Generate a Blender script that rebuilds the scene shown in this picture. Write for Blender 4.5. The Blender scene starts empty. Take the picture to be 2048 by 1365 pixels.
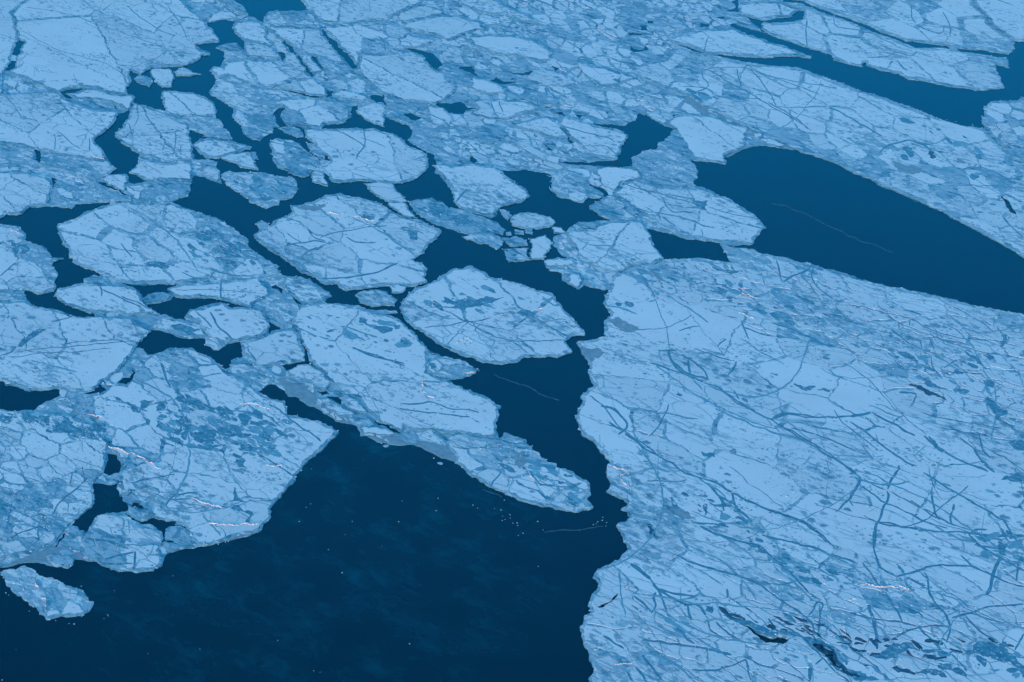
import bpy, math, random
import numpy as np
from mathutils import noise as mnoise, Vector
from mathutils.geometry import delaunay_2d_cdt

# ------------------------------------------------------------------ camera, sky, sun, exposure
scene = bpy.context.scene
H = 338.0
PITCH = math.radians(26.0)
HFOV = math.radians(27.0)
cam_data = bpy.data.cameras.new('camera')
cam = bpy.data.objects.new('camera', cam_data)
scene.collection.objects.link(cam)
cam.location = (0, 0, H)
cam.rotation_euler = (math.pi / 2 - PITCH, 0, 0)
cam_data.sensor_fit = 'HORIZONTAL'
cam_data.angle = HFOV
cam_data.clip_start = 1.0
cam_data.clip_end = 60000.0
scene.camera = cam

SUN_EL = math.radians(6.0)
SUN_AZ = math.radians(205.0)          # compass bearing the light comes from (0 = +Y, clockwise)
world = bpy.data.worlds.new('World')
scene.world = world
world.use_nodes = True
wt = world.node_tree
wt.nodes.clear()
sky = wt.nodes.new('ShaderNodeTexSky')
sky.sky_type = 'NISHITA'
sky.sun_disc = False
sky.sun_elevation = SUN_EL
sky.sun_rotation = SUN_AZ
sky.ozone_density = 4.0
sky.air_density = 1.0
sky.dust_density = 2.5
tint = wt.nodes.new('ShaderNodeMix'); tint.data_type = 'RGBA'; tint.blend_type = 'MULTIPLY'
tint.inputs['Factor'].default_value = 1.0
tint.inputs[7].default_value = (0.49, 0.93, 0.87, 1)     # tungsten-balanced dusk light
bg = wt.nodes.new('ShaderNodeBackground')
bg.inputs['Strength'].default_value = 0.15
wo = wt.nodes.new('ShaderNodeOutputWorld')
wt.links.new(sky.outputs[0], tint.inputs[6])
wt.links.new(tint.outputs[2], bg.inputs['Color'])
wt.links.new(bg.outputs[0], wo.inputs['Surface'])

sun_data = bpy.data.lights.new('sun', 'SUN')
sun_data.energy = 0.9
sun_data.angle = math.radians(0.6)
sun_data.color = (1.0, 0.42, 0.38)
sun = bpy.data.objects.new('sun', sun_data)
scene.collection.objects.link(sun)
sd = Vector((math.sin(SUN_AZ) * math.cos(SUN_EL), math.cos(SUN_AZ) * math.cos(SUN_EL), math.sin(SUN_EL)))
sun.rotation_euler = sd.to_track_quat('Z', 'Y').to_euler()
sun.location = (0, 300, 300)

scene.view_settings.view_transform = 'Standard'
scene.view_settings.look = 'None'
scene.view_settings.gamma = 1.0
scene.view_settings.use_curve_mapping = False
scene.view_settings.exposure = 2.10
scene.render.engine = 'CYCLES'
scene.cycles.volume_bounces = 1
scene.cycles.max_bounces = 5

# ------------------------------------------------------------------ geometry of the place
FPX = 1024.0 / math.tan(HFOV / 2)
def ground(px, py):
    x = (px - 1024.0) / FPX; y = -(py - 682.5) / FPX
    dy = math.cos(PITCH) + y * math.sin(PITCH)
    dz = -math.sin(PITCH) + y * math.cos(PITCH)
    t = H / -dz
    return (x * t, dy * t)
def groundA(P):
    P = np.asarray(P, float)
    x = (P[:, 0] - 1024.0) / FPX; y = -(P[:, 1] - 682.5) / FPX
    dy = math.cos(PITCH) + y * math.sin(PITCH)
    dz = -math.sin(PITCH) + y * math.cos(PITCH)
    t = H / -dz
    return np.stack([x * t, dy * t], 1)
ORG = {1:(0,0),2:(400,0),3:(800,0),4:(1200,0),5:(1536,0),6:(0,350),7:(400,350),8:(800,350),9:(1200,350),10:(1536,350),
       11:(0,700),12:(400,700),13:(800,700),14:(1200,700),15:(1536,700),16:(0,965),17:(400,965),18:(800,965),19:(1200,965),20:(1536,965)}
S = 512.0 / 1747.0
def T(text):
    """survey points: '3: x,y x,y 8: x,y' - sheet number, then points on that survey sheet"""
    out = []; ox = oy = 0
    for w in text.split():
        if w.endswith(':'):
            ox, oy = ORG[int(w[:-1])]
        else:
            a, b = w.split(',')
            out.append((ox + float(a) * S, oy + float(b) * S))
    return out
rng = random.Random(7)

def inside(P, poly):
    """even-odd test, vectorised over points"""
    P = np.asarray(P, float); poly = np.asarray(poly, float)
    x, y = P[:, 0], P[:, 1]
    res = np.zeros(len(P), bool)
    bx0, by0 = poly.min(0); bx1, by1 = poly.max(0)
    m = (x >= bx0) & (x <= bx1) & (y >= by0) & (y <= by1)
    if not m.any(): return res
    xs, ys = x[m], y[m]
    r = np.zeros(len(xs), bool)
    j = len(poly) - 1
    for i in range(len(poly)):
        xi, yi = poly[i]; xj, yj = poly[j]
        if yi != yj:
            c = ((yi > ys) != (yj > ys)) & (xs < (xj - xi) * (ys - yi) / (yj - yi) + xi)
            r ^= c
        j = i
    res[m] = r
    return res

def warp_pt(x, y, k=1.0):
    dx = dy = 0.0
    for wl, a in ((17.0, 1.1), (5.5, 1.0), (2.1, 0.62), (0.9, 0.25)):
        v = mnoise.noise_vector(Vector((x / wl + 13.7, y / wl - 4.1, wl)))
        dx += v.x * a; dy += v.y * a
    return x + dx * k, y + dy * k * 1.6

def outline(px_poly, step=0.8, k=1.0, closed=True):
    """pixel polygon -> rough-edged outline on the sea surface, metres"""
    P = groundA(px_poly)
    n = len(P); out = []
    for i in range(n if closed else n - 1):
        a = P[i]; b = P[(i + 1) % n]
        d = math.hypot(b[0] - a[0], b[1] - a[1])
        m = max(1, int(d / step))
        for q in range(m):
            t = q / m
            out.append((a[0] + (b[0] - a[0]) * t, a[1] + (b[1] - a[1]) * t))
    if not closed: out.append(tuple(P[-1]))
    return [warp_pt(x, y, k) for x, y in out]

def bbox(L):
    A = np.asarray(L); return A[:, 0].min(), A[:, 1].min(), A[:, 0].max(), A[:, 1].max()
def overlap(a, b):
    return a[0] < b[2] and b[0] < a[2] and a[1] < b[3] and b[1] < a[3]

def slab(loop, holes, z0, z1, origin=(0, 0), extra=None):
    """flat-topped slab with the outline 'loop', holes cut through, walls down to z0. Returns verts, faces"""
    bb = bbox(loop)
    hs = [h for h in holes if overlap(bb, bbox(h))]
    vs = [Vector(p) for p in loop]; es = [(i, (i + 1) % len(loop)) for i in range(len(loop))]
    for h in hs:
        b = len(vs); vs += [Vector(p) for p in h]
        es += [(b + i, b + (i + 1) % len(h)) for i in range(len(h))]
    if extra is not None:
        vs += [Vector(p) for p in extra]
    V, E, F, _, _, _ = delaunay_2d_cdt(vs, es, [], 0, 1e-5, False)
    if not F: return None
    V = np.array([(v.x, v.y) for v in V]); F = np.array([f for f in F if len(f) == 3])
    C = V[F].mean(1)
    keep = inside(C, loop)
    for h in hs: keep &= ~inside(C, h)
    F = F[keep]
    if len(F) == 0: return None
    # orient upward
    a, b, c = V[F[:, 0]], V[F[:, 1]], V[F[:, 2]]
    cr = (b[:, 0] - a[:, 0]) * (c[:, 1] - a[:, 1]) - (b[:, 1] - a[:, 1]) * (c[:, 0] - a[:, 0])
    F[cr < 0] = F[cr < 0][:, ::-1]
    ed = {}
    for f in F.tolist():
        for i in range(3):
            e = (f[i], f[(i + 1) % 3]); ed[e] = 1
    border = [e for e in ed if (e[1], e[0]) not in ed]
    used = sorted(set(F.ravel().tolist())); mp = {v: i for i, v in enumerate(used)}
    ox, oy = origin
    verts = [(V[v][0] - ox, V[v][1] - oy, z1) for v in used]
    low = {}
    for e in border:
        for v in e:
            if v not in low:
                low[v] = len(verts); verts.append((V[v][0] - ox, V[v][1] - oy, z0))
    faces = [tuple(mp[i] for i in f) for f in F.tolist()]
    ntop = len(faces)
    faces += [(mp[e[1]], mp[e[0]], low[e[0]], low[e[1]]) for e in border]
    return verts, faces, ntop

def pieces(s):
    """the separate pieces a slab was cut into"""
    V, F, nt = s; par = list(range(len(V)))
    def find(a):
        while par[a] != a: par[a] = par[par[a]]; a = par[a]
        return a
    for f in F:
        r = find(f[0])
        for v in f[1:]: par[find(v)] = r
    roots = {}
    for i, f in enumerate(F): roots.setdefault(find(f[0]), []).append(i)
    if len(roots) == 1: return [s]
    out = []
    for fs in roots.values():
        if len(fs) < 8: continue
        mp = {}; nv = []; nf = []
        for i in fs:
            for v in F[i]:
                if v not in mp: mp[v] = len(nv); nv.append(V[v])
            nf.append(tuple(mp[v] for v in F[i]))
        out.append((nv, nf, sum(1 for i in fs if i < nt)))
    return out

COL = bpy.data.collections.new('place'); scene.collection.children.link(COL)
def link_mesh(name, verts, faces, mat, parent=None, loc=None, side=None, ntop=0):
    me = bpy.data.meshes.new(name); me.from_pydata(verts, [], faces)
    me.materials.append(mat)
    if side is not None:
        me.materials.append(side)
        idx = np.zeros(len(me.polygons), np.int32); idx[ntop:] = 1
        me.polygons.foreach_set('material_index', idx)
    o = bpy.data.objects.new(name, me); COL.objects.link(o)
    if parent is not None: o.parent = parent
    if loc: o.location = loc
    return o
def link_slab(name, s, mat, parent=None, loc=None, side=None):
    return link_mesh(name, s[0], s[1], mat, parent, loc, side or M_EDGE, s[2])
def tag(o, label=None, cat=None, group=None, kind=None):
    if label: o['label'] = label
    if cat: o['category'] = cat
    if group: o['group'] = group
    if kind: o['kind'] = kind
    return o
# ------------------------------------------------------------------ materials
g0 = ground(1250, 700); g1 = ground(1550, 825)
DRIFT = math.atan2(g1[1] - g0[1], g1[0] - g0[0])      # direction the pack has been sheared along

class NT:
    def __init__(s, name):
        s.m = bpy.data.materials.new(name); s.m.use_nodes = True
        s.t = s.m.node_tree; s.t.nodes.clear()
        s.out = s.n('ShaderNodeOutputMaterial'); s.b = s.n('ShaderNodeBsdfPrincipled')
        s.t.links.new(s.b.outputs[0], s.out.inputs['Surface'])
        s.pos = s.n('ShaderNodeNewGeometry').outputs['Position']
    def n(s, k): return s.t.nodes.new(k)
    def l(s, a, b): s.t.links.new(a, b)
    def put(s, v, sock):
        if hasattr(v, 'links') or hasattr(v, 'is_linked'): s.l(v, sock)
        else: sock.default_value = v
    def math(s, op, a, b=0.0, clamp=False):
        n = s.n('ShaderNodeMath'); n.operation = op; n.use_clamp = clamp
        s.put(a, n.inputs[0]); s.put(b, n.inputs[1]); return n.outputs[0]
    def mapr(s, v, a, b, c=0.0, d=1.0, smooth=True):
        n = s.n('ShaderNodeMapRange'); n.interpolation_type = 'SMOOTHSTEP' if smooth else 'LINEAR'
        s.put(v, n.inputs[0])
        for i, x in enumerate((a, b, c, d)): s.put(x, n.inputs[i + 1])
        return n.outputs[0]
    def mix(s, f, a, b):
        n = s.n('ShaderNodeMix'); n.data_type = 'RGBA'
        s.put(f, n.inputs[0])
        s.put(a if not isinstance(a, tuple) else a + (1,), n.inputs[6])
        s.put(b if not isinstance(b, tuple) else b + (1,), n.inputs[7]); return n.outputs[2]
    def coords(s, stretch=1.0, off=0.0, wob=0.0, wobs=0.2):
        """world metres, turned to the shear direction, squeezed along it"""
        v = s.pos
        if wob:
            nz = s.n('ShaderNodeTexNoise'); nz.inputs['Scale'].default_value = wobs; nz.inputs['Detail'].default_value = 2
            s.l(v, nz.inputs['Vector'])
            sub = s.n('ShaderNodeVectorMath'); sub.operation = 'SUBTRACT'; s.l(nz.outputs['Color'], sub.inputs[0]); sub.inputs[1].default_value = (.5, .5, .5)
            sc = s.n('ShaderNodeVectorMath'); sc.operation = 'SCALE'; s.l(sub.outputs[0], sc.inputs[0]); sc.inputs['Scale'].default_value = wob
            ad = s.n('ShaderNodeVectorMath'); ad.operation = 'ADD'; s.l(v, ad.inputs[0]); s.l(sc.outputs[0], ad.inputs[1]); v = ad.outputs[0]
        r = s.n('ShaderNodeVectorRotate'); r.rotation_type = 'Z_AXIS'; s.l(v, r.inputs['Vector']); r.inputs['Angle'].default_value = -DRIFT
        m = s.n('ShaderNodeMapping'); s.l(r.outputs[0], m.inputs['Vector'])
        m.inputs['Scale'].default_value = (1.0 / stretch, 1.0, 0.0); m.inputs['Location'].default_value = (off, off * .7, 0)
        return m.outputs[0]
    def noise(s, vec, scale, detail=4, rough=0.55):
        n = s.n('ShaderNodeTexNoise'); n.inputs['Scale'].default_value = scale; n.inputs['Detail'].default_value = detail
        n.inputs['Roughness'].default_value = rough; s.l(vec, n.inputs['Vector']); return n.outputs['Fac']
    def voro(s, vec, scale, feature='F1', rand=1.0):
        n = s.n('ShaderNodeTexVoronoi'); n.feature = feature; n.inputs['Scale'].default_value = scale
        n.inputs['Randomness'].default_value = rand; s.l(vec, n.inputs['Vector']); return n
    def bump(s, h, strength, dist):
        b = s.n('ShaderNodeBump'); b.inputs['Strength'].default_value = strength; b.inputs['Distance'].default_value = dist
        s.l(h, b.inputs['Height']); s.l(b.outputs[0], s.b.inputs['Normal'])

WHITE = (0.87, 0.88, 0.90); THIN = (0.42, 0.55, 0.62); TEAL = (0.11, 0.35, 0.46); DARK = (0.04, 0.20, 0.30)

def snow_material(name, base, bare, spotty, lines, patch):
    """base: snow colour; bare: wind-bared ice colour; spotty / lines / patch: how much of each"""
    s = NT(name)
    iso = s.coords(1.35, 3.0, 1.7, 0.75); an = s.coords(2.1, 11.0, 3.0, 0.12); an2 = s.coords(4.5, 27.0, 4.0, 0.07)
    # long bands where the snow is broken into chains of bare blobs
    bn = s.noise(s.coords(3.4, 23.0, 6.0, 0.04), 0.032, 4, 0.5)
    band = s.mapr(s.math('ABSOLUTE', s.math('SUBTRACT', bn, 0.5)), 0.0, 0.018 + 0.022 * patch, 1, 0)
    clus = s.noise(s.coords(2.0, 40.0), 0.035, 4)
    cl = s.math('MAXIMUM', s.mapr(clus, 0.50 - .04 * spotty, 0.66), s.math('MULTIPLY', band, 0.9))
    edge = s.math('MULTIPLY', s.math('SUBTRACT', s.noise(iso, 1.3, 3), 0.5), 0.42)
    v = s.voro(iso, 0.33); v2 = s.voro(iso, 0.85)
    vr = s.n('ShaderNodeSeparateColor'); s.l(v.outputs['Color'], vr.inputs[0])
    rad = s.math('ADD', s.math('MULTIPLY', cl, s.math('MULTIPLY', vr.outputs[0], 0.50 + .18 * spotty)), -0.03)
    rad = s.math('ADD', rad, s.math('MULTIPLY', edge, cl))
    spot = s.mapr(s.math('SUBTRACT', rad, v.outputs['Distance']), 0.0, 0.05)
    rim = s.mapr(s.math('SUBTRACT', s.math('ADD', rad, 0.09), v.outputs['Distance']), 0.0, 0.05)
    vr2 = s.n('ShaderNodeSeparateColor'); s.l(v2.outputs['Color'], vr2.inputs[0])
    cl2 = s.math('MAXIMUM', s.mapr(s.noise(s.coords(2.6, 71.0), 0.06, 4), 0.50 - .05 * spotty, 0.64), band)
    rad2 = s.math('ADD', s.math('MULTIPLY', cl2, s.math('MULTIPLY', vr2.outputs[0], 0.62)), -0.05)
    spot2 = s.mapr(s.math('SUBTRACT', rad2, v2.outputs['Distance']), 0.0, 0.08)
    # hairline cracks, healed
    e = s.voro(an, 0.13, 'DISTANCE_TO_EDGE').outputs['Distance']
    e2 = s.voro(an2, 0.36, 'DISTANCE_TO_EDGE').outputs['Distance']
    pm = s.noise(s.coords(2.2, 5.0), 0.03, 4)
    ln = s.math('MULTIPLY', s.mapr(e, 0.0, 0.032, 1, 0), s.mapr(pm, 0.60 - .22 * lines, 0.66 - .22 * lines))
    ln2 = s.math('MULTIPLY', s.mapr(e2, 0.0, 0.075, 1, 0), s.mapr(s.noise(s.coords(2.5, 91.0), 0.05, 4), 0.60 - .16 * lines, 0.68 - .16 * lines))
    # scoured patches with ragged edges
    pn = s.noise(an, 0.42, 9, 0.72); pk = s.noise(s.coords(2.0, 55.0), 0.028, 5)
    lim = s.mapr(pk, 0.35, 0.68, 0.70 - .07 * patch, 0.47 - .05 * patch, False)
    pt = s.mapr(s.math('SUBTRACT', pn, lim), 0.0, 0.035)
    pt2 = s.mapr(s.math('SUBTRACT', pn, s.math('ADD', lim, 0.075)), 0.0, 0.03)
    pale = s.math('MAXIMUM', s.math('MULTIPLY', rim, 0.38), s.math('MULTIPLY', pt, 0.66))
    m = s.math('MAXIMUM', s.math('MULTIPLY', spot, .85), s.math('MULTIPLY', spot2, 0.8)); m = s.math('MAXIMUM', m, s.math('MULTIPLY', ln, 0.8)); m = s.math('MAXIMUM', m, s.math('MULTIPLY', ln2, 0.6))
    m = s.math('MAXIMUM', m, s.math('MULTIPLY', pt2, 0.95)); m = s.math('MAXIMUM', m, pale)
    fl = s.mapr(s.noise(s.coords(2.2, 13.0, 1.0, 0.8), 0.95, 5, 0.7), 0.60 - .02 * spotty, 0.66)
    m = s.math('MAXIMUM', m, s.math('MULTIPLY', fl, s.math('MAXIMUM', s.math('MULTIPLY', band, .95), s.mapr(pk, 0.46, 0.6, 0, .9))))
    deep = s.mapr(s.noise(iso, 0.25, 3), 0.42, 0.58)
    bc = s.mix(deep, bare, (0.04, 0.22, 0.33))
    tone = s.mapr(s.noise(s.coords(1.6, 8.0), 0.05, 5), 0.3, 0.7)
    col = s.mix(tone, tuple(c * 0.93 for c in base), base)
    col = s.mix(m, col, bc)
    s.l(col, s.b.inputs['Base Color'])
    s.b.inputs['Roughness'].default_value = 0.6; s.b.inputs['Specular IOR Level'].default_value = 0.5
    h = s.math('SUBTRACT', s.noise(iso, 0.9, 6, 0.6), s.math('MULTIPLY', m, 0.5))
    s.bump(h, 0.35, 0.25)
    return s.m

def ice_material(name, pale, mid, deep, white, bias):
    """rafted, half snow-covered young ice: splintered flakes of different tones"""
    s = NT(name)
    a1 = s.coords(2.6, 1.0, 2.5, 0.25); a2 = s.coords(3.6, 19.0, 1.6, 0.6); a3 = s.coords(1.8, 33.0, 1.0, 1.2)
    c1 = s.n('ShaderNodeSeparateColor'); s.l(s.voro(a1, 0.45).outputs['Color'], c1.inputs[0])
    c2 = s.n('ShaderNodeSeparateColor'); s.l(s.voro(a3, 1.1).outputs['Color'], c2.inputs[0])
    nz = s.noise(a2, 0.35, 8, 0.7); big = s.noise(s.coords(2.2, 66.0), 0.045, 4)
    v = s.math('ADD', s.math('MULTIPLY', c1.outputs[0], 0.42), s.math('MULTIPLY', c2.outputs[1], 0.25))
    v = s.math('ADD', v, s.math('MULTIPLY', nz, 0.55)); v = s.math('ADD', v, s.math('MULTIPLY', big, 0.5)); v = s.math('ADD', v, bias - 0.25)
    r = s.n('ShaderNodeValToRGB'); s.l(v, r.inputs[0]); cr = r.color_ramp
    cr.elements[0].position = 0.30; cr.elements[0].color = deep + (1,)
    cr.elements[1].position = 0.86; cr.elements[1].color = white + (1,)
    for p, c in ((0.42, mid), (0.60, pale), (0.72, pale)):
        e = cr.elements.new(p); e.color = c + (1,)
    e1 = s.voro(a1, 0.45, 'DISTANCE_TO_EDGE').outputs['Distance']
    col = s.mix(s.math('MULTIPLY', s.mapr(e1, 0.0, 0.07, 1, 0), 0.6), r.outputs[0], mid)
    s.l(col, s.b.inputs['Base Color'])
    s.b.inputs['Roughness'].default_value = 0.7; s.b.inputs['Specular IOR Level'].default_value = 0.25
    s.bump(v, 0.6, 0.4)
    return s.m

M_SNOW = [snow_material('smooth_snow', WHITE, (0.20, 0.44, 0.55), 0.3, 0.35, 0.15),
          snow_material('pocked_snow', (0.78, 0.81, 0.84), (0.18, 0.41, 0.52), 0.9, 0.6, 0.6),
          snow_material('scoured_snow', (0.72, 0.77, 0.81), (0.20, 0.43, 0.54), 0.5, 1.0, 1.3)]
M_THIN = snow_material('thin_snow_on_ice', (0.42, 0.57, 0.66), (0.12, 0.34, 0.44), 0.3, 0.8, 1.0)
M_ICE = ice_material('rafted_ice', (0.32, 0.50, 0.60), TEAL, DARK, (0.78, 0.82, 0.85), -0.01)
M_RUBBLE = ice_material('rubble_ice', (0.38, 0.54, 0.63), (0.12, 0.36, 0.47), (0.05, 0.22, 0.32), (0.80, 0.84, 0.86), 0.03)
M_BRASH = ice_material('brash_between_floes', (0.34, 0.51, 0.60), (0.12, 0.35, 0.46), (0.03, 0.17, 0.26), (0.80, 0.84, 0.86), 0.01)

def lead_material(name, c0, c1, speck=0.0):
    s = NT(name); a = s.coords(1.5, 4.0, 0.5, 1.0)
    col = s.mix(s.mapr(s.noise(a, 0.5, 6, 0.65), 0.35, 0.65), c0, c1)
    if speck: col = s.mix(s.math('MULTIPLY', s.mapr(s.noise(s.coords(2.0, 9.0, 1.0, 1.0), 0.9, 6, 0.75), 0.60 - speck * .1, 0.66 - speck * .1), 0.7), col, (0.6, 0.7, 0.76))
    s.l(col, s.b.inputs['Base Color'])
    s.b.inputs['Roughness'].default_value = 0.45; s.b.inputs['Specular IOR Level'].default_value = 0.3
    s.bump(s.noise(a, 1.5, 5), 0.3, 0.1)
    return s.m
M_LEAD = lead_material('refrozen_lead_ice', (0.04, 0.22, 0.33), (0.10, 0.33, 0.44), 0.15)
M_LEAD_PALE = lead_material('old_healed_crack_ice', (0.11, 0.35, 0.46), (0.21, 0.45, 0.56), 0.4)
M_NILAS = lead_material('dark_new_ice', (0.03, 0.19, 0.29), (0.09, 0.32, 0.43), 0.6)
M_BLACKICE = lead_material('black_new_ice', (0.006, 0.05, 0.10), (0.02, 0.13, 0.21), 0.25)
M_GREASE = lead_material('grey_grease_ice', (0.20, 0.30, 0.36), (0.30, 0.40, 0.46))
M_BLOCK = lead_material('sun_pink_ridge_ice', (0.55, 0.50, 0.50), (0.78, 0.70, 0.68))  # pink glow of the low sun tinted into the ridge colour
M_EDGE = lead_material('ice_edge', (0.05, 0.18, 0.26), (0.14, 0.30, 0.38))
M_THREAD = lead_material('frazil_thread', (0.004, 0.035, 0.06), (0.015, 0.08, 0.12))

def sea_material():
    s = NT('sea_water')
    w = s.coords(1.4, 0.0, 14.0, 0.05)
    n1 = s.noise(w, 0.075, 9, 0.68); n2 = s.noise(s.coords(2.5, 6.0, 8.0, 0.1), 0.22, 8, 0.7)
    wisp = s.math('ADD', s.math('MULTIPLY', s.mapr(n1, 0.42, 0.66), s.mapr(n2, 0.38, 0.68)), s.math('MULTIPLY', s.mapr(n1, 0.35, 0.6), 0.18))
    # frazil only in the big bay at the near left
    sep = s.n('ShaderNodeSeparateXYZ'); s.l(s.pos, sep.inputs[0])
    bay = ground(640, 1080)
    dx = s.math('DIVIDE', s.math('SUBTRACT', sep.outputs[0], bay[0]), 85.0)
    dy = s.math('DIVIDE', s.math('SUBTRACT', sep.outputs[1], bay[1]), 110.0)
    rr = s.math('SQRT', s.math('ADD', s.math('MULTIPLY', dx, dx), s.math('MULTIPLY', dy, dy)))
    region = s.mapr(rr, 0.55, 1.15, 1, 0)
    col = s.mix(s.math('MULTIPLY', wisp, region), (0.0001, 0.001, 0.007), (0.001, 0.042, 0.062))
    s.l(col, s.b.inputs['Base Color'])
    nb = s.n('ShaderNodeBump'); nb.inputs['Strength'].default_value = 0.10; nb.inputs['Distance'].default_value = 0.06
    s.l(s.noise(s.coords(1.2, 0.0), 0.9, 4), nb.inputs['Height'])
    df = s.n('ShaderNodeBsdfDiffuse'); s.l(col, df.inputs['Color'])
    gl = s.n('ShaderNodeBsdfGlossy'); gl.inputs['Color'].default_value = (0.10, 0.78, 1.0, 1); gl.inputs['Roughness'].default_value = 0.12
    fr = s.n('ShaderNodeFresnel'); fr.inputs['IOR'].default_value = 1.33
    for q in (df, gl, fr): s.l(nb.outputs[0], q.inputs['Normal'])
    mx = s.n('ShaderNodeMixShader'); s.l(fr.outputs[0], mx.inputs[0]); s.l(df.outputs[0], mx.inputs[1]); s.l(gl.outputs[0], mx.inputs[2])
    s.l(mx.outputs[0], s.out.inputs['Surface']); s.t.nodes.remove(s.b)
    return s.m
M_SEA = sea_material()
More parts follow.
